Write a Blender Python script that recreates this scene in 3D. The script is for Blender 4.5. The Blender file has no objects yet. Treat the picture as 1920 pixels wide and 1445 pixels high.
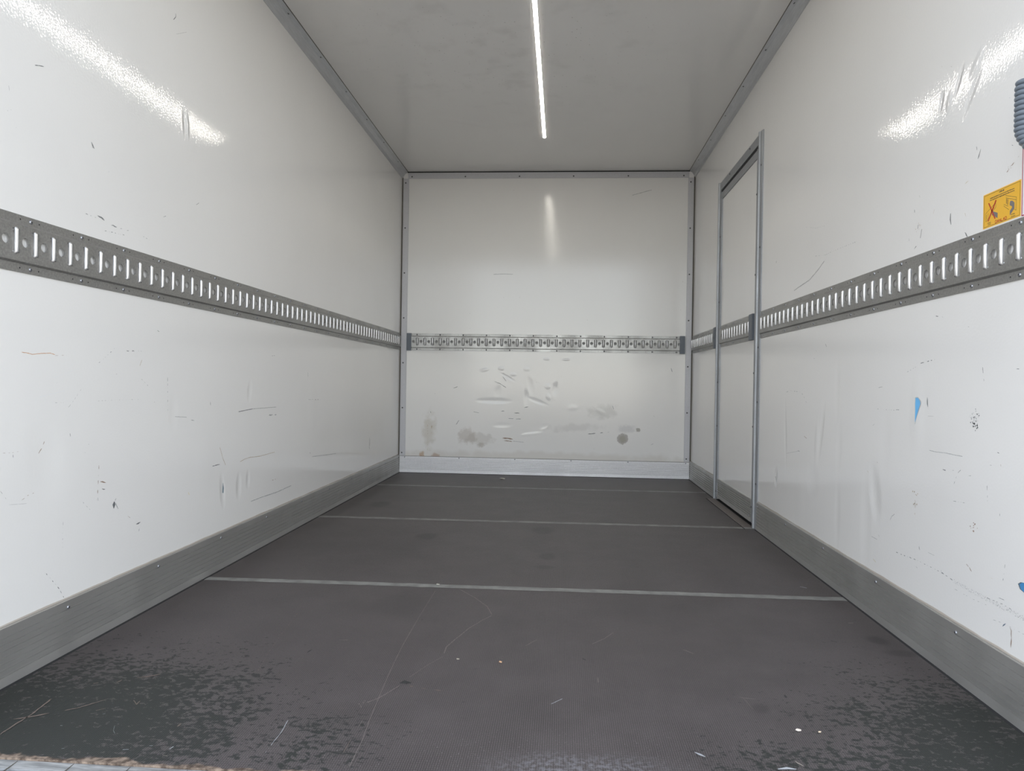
import bpy, bmesh, math, random
from mathutils import Vector, Matrix

SC = bpy.context.scene
COL = SC.collection
PI = math.pi

# ------------------------------------------------------------------ camera
XL, XR, YF, HC = -1.393, 1.0795, 6.036, 2.575      # left wall, right wall, front wall, ceiling height
YB, YS = 1.30, 1.385                               # rear end of the side walls, rear edge of the floor boards
cam_d = bpy.data.cameras.new('camera')
cam = bpy.data.objects.new('camera', cam_d)
COL.objects.link(cam)
SC.camera = cam
cam_d.sensor_fit = 'HORIZONTAL'
cam_d.sensor_width = 36.0
cam_d.lens = 36.0 * 1335.2 / 1920.0
cam_d.clip_start = 0.02
yaw, pitch, roll = -0.07016, -0.00453, 0.01587
fw = Vector((math.sin(yaw) * math.cos(pitch), math.cos(yaw) * math.cos(pitch), math.sin(pitch)))
rt = Vector((math.cos(yaw), -math.sin(yaw), 0))
up = rt.cross(fw)
r2 = math.cos(roll) * rt + math.sin(roll) * up
u2 = -math.sin(roll) * rt + math.cos(roll) * up
m = Matrix((r2, u2, -fw)).transposed().to_4x4()
m.translation = (0, 0, 0.7874)
cam.matrix_world = m

# ------------------------------------------------------------------ sky, sun, exposure
SUN_AZ = 55                                        # the sun stands high to the left, beyond the front wall
SUN_EL, SUN_STRENGTH, SKY_STRENGTH, LED_STRENGTH = 48, 0.8, 0.060, 3.8
world = bpy.data.worlds.new('sky')
SC.world = world
world.use_nodes = True
wn = world.node_tree
wn.nodes.clear()
sky = wn.nodes.new('ShaderNodeTexSky')
sky.sky_type = 'NISHITA'
sky.sun_disc = False
sky.sun_elevation = math.radians(SUN_EL)
sky.sun_rotation = math.radians(-SUN_AZ)
sky.air_density = 1.0
sky.dust_density = 0.2
bg = wn.nodes.new('ShaderNodeBackground')
bg.inputs['Strength'].default_value = SKY_STRENGTH
wo = wn.nodes.new('ShaderNodeOutputWorld')
desat = wn.nodes.new('ShaderNodeHueSaturation')          # desaturates the sky towards a neutral white balance
desat.inputs['Saturation'].default_value = 0.34
wn.links.new(sky.outputs[0], desat.inputs['Color'])
wn.links.new(desat.outputs[0], bg.inputs[0])
wn.links.new(bg.outputs[0], wo.inputs[0])
sd = bpy.data.lights.new('sun', 'SUN')
sd.energy = SUN_STRENGTH
sd.angle = math.radians(0.53)
sd.color = (1.0, 0.93, 0.82)
sun = bpy.data.objects.new('sun', sd)
COL.objects.link(sun)
sun.location = (-9, 7, 9)
sun.rotation_euler = (-math.radians(90 - SUN_EL), 0, math.radians(SUN_AZ))
vs = SC.view_settings
vs.view_transform = 'Standard'
vs.look = 'None'
vs.gamma = 1.0
vs.use_curve_mapping = False
vs.exposure = 3.4

# ------------------------------------------------------------------ materials
def srgb(r, g, b):
    f = lambda c: c / 12.92 if c <= 0.04045 else ((c + 0.055) / 1.055) ** 2.4
    return (f(r / 255), f(g / 255), f(b / 255), 1.0)

class NT:
    """small helper round a material's node tree"""
    def __init__(s, name):
        s.m = bpy.data.materials.new(name)
        s.m.use_nodes = True
        s.t = s.m.node_tree
        s.p = s.t.nodes['Principled BSDF']
        s.obj = None
    def n(s, kind, **kw):
        x = s.t.nodes.new(kind)
        for k, v in kw.items():
            setattr(x, k, v)
        return x
    def l(s, a, b):
        s.t.links.new(a, b)
    def coord(s):
        if s.obj is None:
            s.obj = s.n('ShaderNodeTexCoord').outputs['Object']
        return s.obj
    def math(s, op, a, b=None, clamp=False):
        x = s.n('ShaderNodeMath', operation=op, use_clamp=clamp)
        for i, v in enumerate((a, b)):
            if v is None:
                continue
            if isinstance(v, (int, float)):
                x.inputs[i].default_value = v
            else:
                s.l(v, x.inputs[i])
        return x.outputs[0]
    def mapping(s, loc=(0, 0, 0), rot=(0, 0, 0), scale=(1, 1, 1), kind='POINT', vec=None):
        x = s.n('ShaderNodeMapping', vector_type=kind)
        x.inputs['Location'].default_value = loc
        x.inputs['Rotation'].default_value = rot
        x.inputs['Scale'].default_value = scale
        s.l(vec or s.coord(), x.inputs['Vector'])
        return x.outputs[0]
    def noise(s, scale, detail=3.0, rough=0.5, vec=None, dist=0.0):
        x = s.n('ShaderNodeTexNoise')
        x.inputs['Scale'].default_value = scale
        x.inputs['Detail'].default_value = detail
        x.inputs['Roughness'].default_value = rough
        x.inputs['Distortion'].default_value = dist
        s.l(vec or s.coord(), x.inputs['Vector'])
        return x.outputs[0]
    def ramp(s, v, lo, hi, a=0.0, b=1.0, smooth=True):
        x = s.n('ShaderNodeMapRange')
        x.interpolation_type = 'SMOOTHSTEP' if smooth else 'LINEAR'
        s.l(v, x.inputs['Value'])
        x.inputs['From Min'].default_value = lo
        x.inputs['From Max'].default_value = hi
        x.inputs['To Min'].default_value = a
        x.inputs['To Max'].default_value = b
        return x.outputs[0]
    def mix(s, fac, a, b):
        x = s.n('ShaderNodeMix', data_type='RGBA')
        if isinstance(fac, (int, float)):
            x.inputs[0].default_value = fac
        else:
            s.l(fac, x.inputs[0])
        for i, v in ((6, a), (7, b)):
            if isinstance(v, tuple):
                x.inputs[i].default_value = v
            else:
                s.l(v, x.inputs[i])
        return x.outputs[2]
    def blob(s, loc, rot, scale, warp=None, soft=0.35):
        """1 inside an ellipse, 0 outside; warp = (noise scale, amount)"""
        v = s.mapping(loc, rot, scale, 'TEXTURE')
        ln = s.n('ShaderNodeVectorMath', operation='LENGTH')
        s.l(v, ln.inputs[0])
        d = ln.outputs['Value']
        if warp:
            d = s.math('ADD', d, s.math('MULTIPLY', s.math('SUBTRACT', s.noise(warp[0], 4), 0.5), warp[1]))
        return s.ramp(d, 1.0 - soft, 1.0 + soft, 1.0, 0.0)
    def bump(s, height, dist, strength=1.0, normal=None):
        x = s.n('ShaderNodeBump')
        x.inputs['Strength'].default_value = strength
        x.inputs['Distance'].default_value = dist
        s.l(height, x.inputs['Height'])
        if normal is not None:
            s.l(normal, x.inputs['Normal'])
        return x.outputs[0]
    def set(s, **kw):
        for k, v in kw.items():
            i = s.p.inputs[k.replace('_', ' ')]
            if isinstance(v, (int, float, tuple)):
                i.default_value = v
            else:
                s.l(v, i)
        return s.m

def plain(name, col, rough=0.5, metal=0.0):
    return NT(name).set(Base_Color=col, Roughness=rough, Metallic=metal)

def wall_material(name, plane, base, rough, dents=(), stains=(), grain=0.5, dots=None):
    """glossy white laminate. plane 'YZ' (side walls), 'XZ' (front wall), 'XY' (ceiling)"""
    k = NT(name)
    def place(a, b, ra, rb, ang):
        if plane == 'YZ':
            return (0, a, b), (ang, 0, 0), (99, ra, rb)
        if plane == 'XZ':
            return (a, 0, b), (0, -ang, 0), (ra, 99, rb)
        return (a, b, 0), (0, 0, ang), (ra, rb, 99)
    col = k.mix(k.ramp(k.noise(1.7, 4), 0.35, 0.75, 0, 0.35), base, tuple(c * 0.93 for c in base[:3]) + (1,))
    # sparse fine grime specks
    vo = k.n('ShaderNodeTexVoronoi', feature='F1')
    vo.inputs['Scale'].default_value = 14.0
    k.l(k.coord(), vo.inputs['Vector'])
    keep = k.n('ShaderNodeSeparateColor')
    k.l(vo.outputs['Color'], keep.inputs[0])
    sp = k.math('MULTIPLY', k.ramp(vo.outputs['Distance'], 0.02, 0.045, 1, 0), k.ramp(keep.outputs[0], 0.70, 0.72, 0, 0.4))
    col = k.mix(sp, col, srgb(95, 92, 86))
    if dots:
        a, b, ra, rb = dots
        area = k.blob(*place(a, b, ra, rb, 0), warp=(1.5, 0.8), soft=0.7)
        v2 = k.n('ShaderNodeTexVoronoi', feature='F1')
        v2.inputs['Scale'].default_value = 42.0
        k.l(k.coord(), v2.inputs['Vector'])
        s2 = k.n('ShaderNodeSeparateColor')
        k.l(v2.outputs['Color'], s2.inputs[0])
        f = k.math('MULTIPLY', k.ramp(v2.outputs['Distance'], 0.04, 0.17, 1, 0), k.ramp(s2.outputs[0], 0.5, 0.95, 0, 0.6))
        col = k.mix(k.math('MULTIPLY', f, area), col, srgb(70, 66, 58))
        col = k.mix(k.math('MULTIPLY', k.ramp(k.noise(6, 5), 0.5, 0.75, 0, 0.14), area), col, srgb(120, 114, 100))
    for a, b, ra, rb, ang, c, op, wp, soft in stains:
        col = k.mix(k.math('MULTIPLY', k.blob(*place(a, b, ra, rb, ang), warp=wp, soft=soft), op), col, c)
    h = None
    for a, b, ra, rb, ang, depth in dents:
        d = k.math('MULTIPLY', k.blob(*place(a, b, ra, rb, ang), warp=(25, 0.35), soft=0.8), depth)
        h = d if h is None else k.math('ADD', h, d)
    nrm = None
    if h is not None:
        nrm = k.bump(h, 0.0028 if plane == 'YZ' else 0.0016, 1.0)
    g = k.noise(150, 0.0, 0.5)
    nrm = k.bump(g, 0.0003, grain, nrm)
    return k.set(Base_Color=col, Roughness=rough, Normal=nrm, Specular_IOR_Level=0.5)

def metal_material(name, col, rough, metal, scale=(40, 3, 40), amt=0.25):
    k = NT(name)
    v = k.mapping(scale=scale)
    nz = k.noise(4, 5, 0.6, vec=v)
    c = k.mix(k.ramp(nz, 0.3, 0.75, 0, 1), tuple(x * (1 - amt) for x in col[:3]) + (1,), col)
    r = k.ramp(k.noise(9, 4), 0.3, 0.7, rough * 0.85, rough * 1.2)
    return k.set(Base_Color=c, Roughness=r, Metallic=metal)

M_rail = metal_material('galvanised_sheet', (0.45, 0.445, 0.43, 1), 0.42, 0.75)
M_rod = plain('bright_rod', (0.95, 0.95, 0.96, 1), 0.48, 1.0)
M_kick = metal_material('ribbed_aluminium', (0.50, 0.495, 0.48, 1), 0.42, 0.72, amt=0.03)
M_kick_front = metal_material('daylit_ribbed_plate', (0.86, 0.86, 0.88, 1), 0.5, 0.2, amt=0.12)  # lit copy of the kick plate, daylight put into its base colour
M_alu = metal_material('aluminium_trim', (0.58, 0.595, 0.62, 1), 0.40, 0.5, amt=0.12)
M_jamb = metal_material('aluminium_jamb', (0.36, 0.375, 0.395, 1), 0.42, 0.4, amt=0.1)
M_rivet = plain('rivet_dull', (0.14, 0.14, 0.15, 1), 0.4, 0.6)
M_front_trim = metal_material('pale_trim', (0.62, 0.62, 0.65, 1), 0.4, 0.1, amt=0.08)
M_cap = plain('slate_cap', srgb(104, 110, 118), 0.45, 0.2)
M_screw = plain('screw_zinc', (0.42, 0.43, 0.47, 1), 0.3, 0.9)
M_dark = plain('dark_gap', (0.02, 0.02, 0.022, 1), 0.8)
M_seal = plain('sealant', srgb(96, 92, 84), 0.7)
M_seam = NT('seam_filler')
M_seam.set(Base_Color=M_seam.mix(M_seam.ramp(M_seam.noise(14, 5), 0.3, 0.7), srgb(118, 118, 116), srgb(150, 150, 146)), Roughness=0.55)
M_seam = M_seam.m
LEFT_MARKS = [
 ([(1.745,0.845),(1.763,0.844),(1.782,0.841),(1.820,0.845),(1.848,0.847),(1.867,0.843)], 0.0022, 'orange', 0),
 ([(1.867,0.841),(1.920,0.844)], 0.0009, 'brown', 1),
 ([(2.038,1.267),(2.094,1.253),(2.139,1.251),(2.191,1.254)], 0.0064, 'grey', 1),
 ([(1.984,1.259),(2.031,1.258)], 0.0040, 'grey', 1),
 ([(2.072,1.228),(2.175,1.235)], 0.0024, 'grey', 1),
 ([(2.270,1.251),(2.306,1.246)], 0.0026, 'grey', 1),
 ([(2.188,0.868),(2.284,0.872)], 0.0040, 'grey', 1),
 ([(2.050,0.711),(2.113,0.712),(2.214,0.712),(2.279,0.712)], 0.0010, 'grey', 1),
 ([(2.059,0.517),(2.058,0.488),(2.057,0.464),(2.053,0.411)], 0.0032, 'brown', 1),
 ([(2.067,0.467),(2.077,0.464),(2.093,0.459)], 0.0052, 'brown', 0),
 ([(2.075,0.443),(2.090,0.439)], 0.0045, 'grey', 1),
 ([(2.056,0.419),(2.058,0.410)], 0.0050, 'grey', 0),
 ([(2.137,0.394),(2.135,0.385),(2.135,0.373)], 0.0174, 'dark', 0),
 ([(2.143,0.388),(2.156,0.367)], 0.0028, 'dark', 0),
 ([(2.138,0.396),(2.146,0.403)], 0.0031, 'dark', 0),
 ([(2.253,0.299),(2.276,0.302)], 0.0072, 'dark', 0),
 ([(2.206,0.336),(2.220,0.327)], 0.0013, 'brown', 0),
 ([(2.271,0.283),(2.268,0.273)], 0.0038, 'grey', 0),
 ([(2.762,0.432),(2.824,0.433)], 0.0037, 'dark', 0),
 ([(2.986,0.641),(3.054,0.645),(3.130,0.649)], 0.0037, 'dark', 0),
 ([(3.130,0.649),(3.395,0.648)], 0.0024, 'grey', 0),
 ([(3.008,0.423),(3.050,0.429),(3.098,0.432),(3.137,0.430),(3.205,0.426),(3.383,0.429)], 0.0027, 'tan', 0),
 ([(3.121,0.231),(3.235,0.232),(3.423,0.228),(3.603,0.234)], 0.0043, 'grey2', 0),
 ([(2.822,0.503),(2.851,0.452),(2.875,0.423)], 0.0032, 'tan', 0),
 ([(1.809,0.577),(1.821,0.590),(1.832,0.611)], 0.0024, 'brown', 1),
 ([(1.687,0.590),(1.720,0.588),(1.749,0.590)], 0.0009, 'brown', 1),
 ([(1.720,0.583),(1.721,0.575)], 0.0024, 'dark', 0),
 ([(1.751,0.461),(1.773,0.471),(1.801,0.475)], 0.0014, 'brown', 1),
 ([(1.680,0.497),(1.706,0.466)], 0.0009, 'grey', 1),
 ([(1.708,0.457),(1.770,0.450)], 0.0006, 'grey', 0),
 ([(1.778,1.599),(1.795,1.605),(1.811,1.609)], 0.0022, 'dark', 0),
 ([(2.448,2.080),(2.450,2.070),(2.434,2.051)], 0.0036, 'dark', 0),
 ([(2.008,1.461),(2.015,1.460)], 0.0036, 'dark', 0),
 ([(2.005,1.474),(2.018,1.458)], 0.0084, 'grey', 1),
 ([(1.907,0.375),(1.906,0.303)], 0.0018, 'grey', 1),
 ([(1.843,0.247),(1.893,0.193),(1.920,0.151)], 0.0028, 'grey', 1),
 ([(1.989,0.417),(1.993,0.412)], 0.0048, 'dark', 0),
 ([(2.003,0.404),(2.027,0.385)], 0.0009, 'grey', 1),
 ([(2.011,0.585),(2.012,0.583)], 0.0048, 'dark', 0),
 ([(1.996,0.562),(1.997,0.560)], 0.0048, 'dark', 0),
 ([(2.135,0.792),(2.141,0.794)], 0.0028, 'dark', 0),
 ([(1.875,0.766),(1.876,0.765)], 0.0036, 'grey', 0),
 ([(2.348,0.701),(2.350,0.700)], 0.0049, 'dark', 0),
 ([(2.284,0.763),(2.285,0.762)], 0.0041, 'grey', 0),
 ([(2.428,0.786),(2.433,0.667)], 0.0024, 'grey', 1),
 ([(2.052,0.826),(2.087,0.847),(2.131,0.875)], 0.0030, 'grey', 1),
 ([(2.261,0.822),(2.273,0.843)], 0.0023, 'tan', 0),
 ([(2.361,0.947),(2.371,0.942)], 0.0076, 'green', 0),
 ([(2.580,0.355),(2.588,0.345)], 0.0070, 'yellow', 0),
 ([(1.862,0.780),(1.969,0.808)], 0.0007, 'white', 0),
 ([(1.803,0.727),(1.908,0.744)], 0.0014, 'white', 0),
 ([(1.922,0.696),(1.948,0.719),(1.975,0.747)], 0.0011, 'grey', 1),
 ([(1.869,0.711),(1.913,0.710)], 0.0012, 'grey', 1),
 ([(1.930,0.623),(1.932,0.613)], 0.0022, 'grey', 0),
 ([(2.271,0.779),(2.337,0.740)], 0.0012, 'grey', 1),
 ([(2.737,0.691),(2.740,0.676)], 0.0054, 'grey', 0),
 ([(2.592,0.626),(2.616,0.623)], 0.0026, 'grey', 0),
 ([(2.480,0.644),(2.561,0.638)], 0.0018, 'grey', 0),
 ([(3.335,0.896),(3.379,0.900)], 0.0040, 'grey', 1),
 ([(3.820,0.824),(3.825,0.800)], 0.0119, 'grey2', 1),
 ([(3.842,0.675),(4.025,0.670)], 0.0045, 'grey', 1),
 ([(3.871,0.382),(3.880,0.377)], 0.0193, 'dark', 0),
 ([(5.093,0.299),(5.108,0.290)], 0.0307, 'grey', 0),
 ([(5.104,0.368),(5.102,0.299)], 0.0140, 'grey', 0),
 ([(3.356,0.295),(3.420,0.294)], 0.0031, 'brown', 1),
 ([(3.307,0.612),(3.409,0.610)], 0.0089, 'grey2', 1),
 ([(3.906,0.352),(4.332,0.328)], 0.0032, 'grey2', 0),
 ([(1.699,1.453),(1.701,1.452)], 0.0040, 'grey', 0),
 ([(1.688,1.446),(1.689,1.445)], 0.0040, 'dark', 0),
 ([(1.717,1.414),(1.718,1.414)], 0.0038, 'dark', 0),
 ([(2.086,1.410),(2.088,1.412)], 0.0036, 'dark', 0),
 ([(2.524,2.051),(2.453,2.009)], 0.0009, 'grey', 0),
 ([(1.691,1.510),(1.695,1.490)], 0.0012, 'grey', 1),
 ([(2.609,1.440),(2.629,1.453)], 0.0026, 'grey', 0),
 ([(2.388,1.343),(2.404,1.350)], 0.0023, 'grey', 0),
 ([(1.890,1.157),(1.894,1.156)], 0.0022, 'grey', 0),
]
RIGHT_MARKS = [
 ([(3.431,1.238),(3.362,1.246),(3.217,1.259),(3.114,1.288),(3.044,1.312)], 0.0040, 'grey2', 0),
 ([(3.154,1.351),(3.032,1.335),(2.978,1.336),(2.852,1.333),(2.719,1.328)], 0.0028, 'grey2', 1),
 ([(3.277,1.503),(3.152,1.472),(3.051,1.458)], 0.0019, 'grey2', 1),
 ([(2.262,1.289),(2.266,1.278)], 0.0122, 'grey', 1),
 ([(2.241,1.271),(2.248,1.245)], 0.0127, 'grey', 1),
 ([(2.285,1.341),(2.285,1.332)], 0.0120, 'grey', 1),
 ([(2.285,1.218),(2.266,1.228)], 0.0038, 'grey', 1),
 ([(2.168,1.313),(2.175,1.302)], 0.0056, 'tan', 1),
 ([(2.321,1.258),(2.319,1.250)], 0.0069, 'grey', 1),
 ([(3.719,1.426),(3.719,1.417)], 0.0200, 'dark', 0),
 ([(2.150,0.998),(2.120,0.997),(2.110,0.991)], 0.0040, 'grey', 1),
 ([(1.984,0.955),(1.966,0.953)], 0.0020, 'grey', 1),
 ([(2.082,1.280),(2.078,1.248)], 0.0104, 'grey', 1),
 ([(2.007,1.212),(1.994,1.197)], 0.0047, 'grey', 1),
 ([(2.233,0.864),(2.190,0.869),(2.137,0.875)], 0.0033, 'grey', 1),
 ([(2.315,0.839),(2.261,0.854)], 0.0018, 'grey2', 1),
 ([(2.523,0.716),(2.443,0.716),(2.396,0.716)], 0.0014, 'grey', 1),
 ([(2.386,0.718),(2.364,0.719)], 0.0018, 'dark', 0),
 ([(2.173,0.607),(2.135,0.606),(2.085,0.608),(2.037,0.607),(1.998,0.607)], 0.0018, 'grey2', 0),
 ([(2.005,0.570),(2.019,0.560),(2.032,0.538),(2.040,0.521)], 0.0017, 'grey', 1),
 ([(1.963,0.721),(1.953,0.713),(1.948,0.706)], 0.0122, 'dark', 2),
 ([(1.943,0.723),(1.936,0.714)], 0.0180, 'dark', 2),
 ([(1.948,0.706),(1.941,0.697),(1.942,0.692)], 0.0184, 'dark', 2),
 ([(3.254,0.567),(3.222,0.559)], 0.0140, 'brown', 0),
 ([(3.671,0.332),(3.659,0.317)], 0.0288, 'grey', 0),
 ([(1.943,0.434),(1.936,0.426)], 0.0180, 'brown', 2),
 ([(3.016,0.964),(3.003,0.956)], 0.0140, 'grey', 0),
 ([(2.251,0.468),(2.249,0.438)], 0.0211, 'tan', 2),
 ([(2.249,0.438),(2.251,0.403)], 0.0029, 'tan', 1),
 ([(2.594,0.495),(2.583,0.491)], 0.0057, 'tan', 0),
 ([(1.968,0.559),(1.944,0.562)], 0.0011, 'dark', 1),
 ([(2.097,0.560),(2.080,0.559)], 0.0032, 'dark', 1),
 ([(2.046,0.564),(2.034,0.564)], 0.0020, 'dark', 1),
 ([(1.885,0.545),(1.882,0.505)], 0.0020, 'dark', 1),
 ([(2.040,0.480),(1.975,0.485)], 0.0016, 'grey', 1),
 ([(1.846,0.633),(1.837,0.631)], 0.0019, 'dark', 0),
 ([(1.777,0.838),(1.766,0.838)], 0.0024, 'dark', 0),
 ([(2.190,0.762),(2.185,0.734)], 0.0076, 'grey2', 1),
 ([(2.414,0.355),(2.401,0.371),(2.382,0.381)], 0.0022, 'grey2', 0),
 ([(2.184,0.707),(2.150,0.708)], 0.0009, 'grey2', 0),
 ([(1.831,0.484),(1.830,0.477)], 0.0020, 'dark', 0),
 ([(3.148,0.912),(3.140,0.909)], 0.0088, 'grey', 0),
 ([(3.123,0.943),(3.118,0.940)], 0.0095, 'grey', 0),
 ([(3.335,0.498),(3.311,0.494)], 0.0112, 'grey', 0),
 ([(3.497,0.468),(3.325,0.495)], 0.0016, 'grey2', 0),
 ([(2.518,0.536),(2.513,0.532)], 0.0066, 'grey', 0),
 ([(2.557,0.657),(2.542,0.663)], 0.0018, 'grey2', 0),
 ([(3.514,0.761),(3.464,0.770),(3.377,0.766),(3.303,0.763),(3.249,0.734),(3.219,0.700)], 0.0042, 'grey2', 1),
 ([(1.914,0.846),(1.907,0.809)], 0.0028, 'grey', 1),
 ([(1.875,0.598),(1.867,0.598)], 0.0015, 'dark', 0),
 ([(1.831,0.605),(1.830,0.600)], 0.0038, 'brown', 0),
 ([(2.516,0.789),(2.485,0.792)], 0.0019, 'grey2', 0),
 ([(2.368,0.261),(2.231,0.269),(2.094,0.269),(2.026,0.262)], 0.0036, 'grey', 1),
 ([(2.026,0.262),(1.949,0.260),(1.878,0.259),(1.813,0.258),(1.732,0.258)], 0.0060, 'dark', 2),
 ([(1.878,0.262),(1.813,0.266),(1.767,0.263)], 0.0022, 'grey', 1),
 ([(2.025,0.242),(1.942,0.240),(1.872,0.244)], 0.0011, 'grey', 1),
 ([(1.849,0.216),(1.806,0.221),(1.731,0.221)], 0.0009, 'dark', 1),
 ([(1.970,0.325),(1.960,0.321)], 0.0099, 'brown', 0),
 ([(1.957,0.320),(1.946,0.310)], 0.0040, 'brown', 1),
 ([(1.811,0.212),(1.800,0.224)], 0.0043, 'slate', 0),
 ([(1.783,0.219),(1.778,0.213),(1.777,0.197)], 0.0045, 'brown', 1),
 ([(1.777,0.197),(1.779,0.173)], 0.0051, 'brown', 0),
 ([(1.806,0.365),(1.809,0.348),(1.814,0.314)], 0.0024, 'dark', 1),
 ([(2.238,0.249),(2.222,0.243)], 0.0019, 'grey', 1),
 ([(2.221,0.314),(2.218,0.303)], 0.0044, 'dark', 0),
 ([(2.169,0.308),(2.132,0.307)], 0.0010, 'grey', 0),
 ([(2.533,0.199),(2.512,0.195)], 0.0137, 'cream', 0),
 ([(2.095,0.275),(2.092,0.266)], 0.0048, 'grey', 0),
 ([(1.863,0.317),(1.855,0.316)], 0.0040, 'cream', 0),
 ([(2.495,0.290),(2.490,0.284)], 0.0070, 'grey', 0),
 ([(2.552,0.273),(2.505,0.272)], 0.0018, 'grey2', 0),
 ([(1.829,0.277),(1.806,0.278)], 0.0013, 'dark', 0),
 ([(1.940,1.415),(1.945,1.404),(1.953,1.393)], 0.0039, 'dark', 0),
 ([(1.960,1.429),(1.957,1.417)], 0.0024, 'grey', 0),
 ([(1.811,1.382),(1.803,1.377)], 0.0021, 'grey', 1),
 ([(1.822,1.328),(1.815,1.330)], 0.0057, 'brown', 2),
 ([(1.829,1.321),(1.772,1.353)], 0.0033, 'brown', 1),
 ([(2.271,1.277),(2.256,1.287)], 0.0119, 'tan', 2),
 ([(2.259,1.378),(2.256,1.370)], 0.0045, 'grey', 0),
 ([(2.142,1.720),(2.140,1.716)], 0.0027, 'dark', 0),
 ([(2.094,1.698),(2.087,1.693)], 0.0012, 'grey', 0),
 ([(1.824,1.502),(1.822,1.500)], 0.0032, 'dark', 0),
 ([(2.010,1.343),(1.994,1.347)], 0.0042, 'cream', 1),
 ([(2.008,1.264),(2.003,1.254)], 0.0048, 'tan', 1),
]
FRONT_MARKS = [
 ([(0.560,2.371),(0.626,2.389),(0.723,2.416)], 0.0040, 'grey2', 0),
 ([(-0.598,1.703),(-0.507,1.706),(-0.430,1.704)], 0.0040, 'grey2', 0),
 ([(-0.925,0.729),(-0.888,0.743)], 0.0072, 'grey', 0),
 ([(-1.121,0.528),(-1.115,0.513)], 0.0121, 'green', 0),
 ([(-0.899,0.418),(-0.872,0.457)], 0.0083, 'grey2', 0),
 ([(-0.498,0.311),(-0.454,0.312),(-0.409,0.304)], 0.0130, 'brown', 0),
 ([(-0.485,0.291),(-0.415,0.284)], 0.0072, 'brown', 0),
 ([(-0.409,0.287),(-0.315,0.280)], 0.0032, 'grey2', 0),
 ([(-0.748,0.532),(-0.703,0.524)], 0.0198, 'grey2', 1),
 ([(-0.400,0.528),(-0.356,0.527)], 0.0120, 'grey', 1),
 ([(-0.514,0.540),(-0.470,0.542)], 0.0100, 'grey2', 1),
 ([(-0.450,0.479),(-0.406,0.479)], 0.0060, 'grey2', 0),
 ([(-0.387,0.476),(-0.343,0.477)], 0.0060, 'grey2', 0),
 ([(-0.575,0.793),(-0.530,0.775),(-0.473,0.741)], 0.0064, 'grey2', 0),
 ([(-0.316,0.575),(-0.282,0.582)], 0.0124, 'grey2', 1),
 ([(-0.506,0.835),(-0.474,0.795)], 0.0052, 'grey2', 0),
 ([(-1.195,0.151),(-1.201,0.088)], 0.0160, 'rust', 1),
 ([(-1.108,0.408),(-1.109,0.311)], 0.0080, 'tan', 1),
 ([(0.907,0.927),(0.917,0.894)], 0.0060, 'grey2', 0),
 ([(0.751,0.283),(0.771,0.290)], 0.0125, 'grey2', 0),
 ([(0.767,0.527),(0.780,0.519)], 0.0064, 'grey2', 0),
 ([(0.424,0.602),(0.438,0.575)], 0.0183, 'grey2', 1),
 ([(-1.143,0.414),(-1.142,0.159)], 0.0032, 'tan', 1),
 ([(0.225,0.360),(0.427,0.385)], 0.0100, 'grey2', 1),
]
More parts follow.
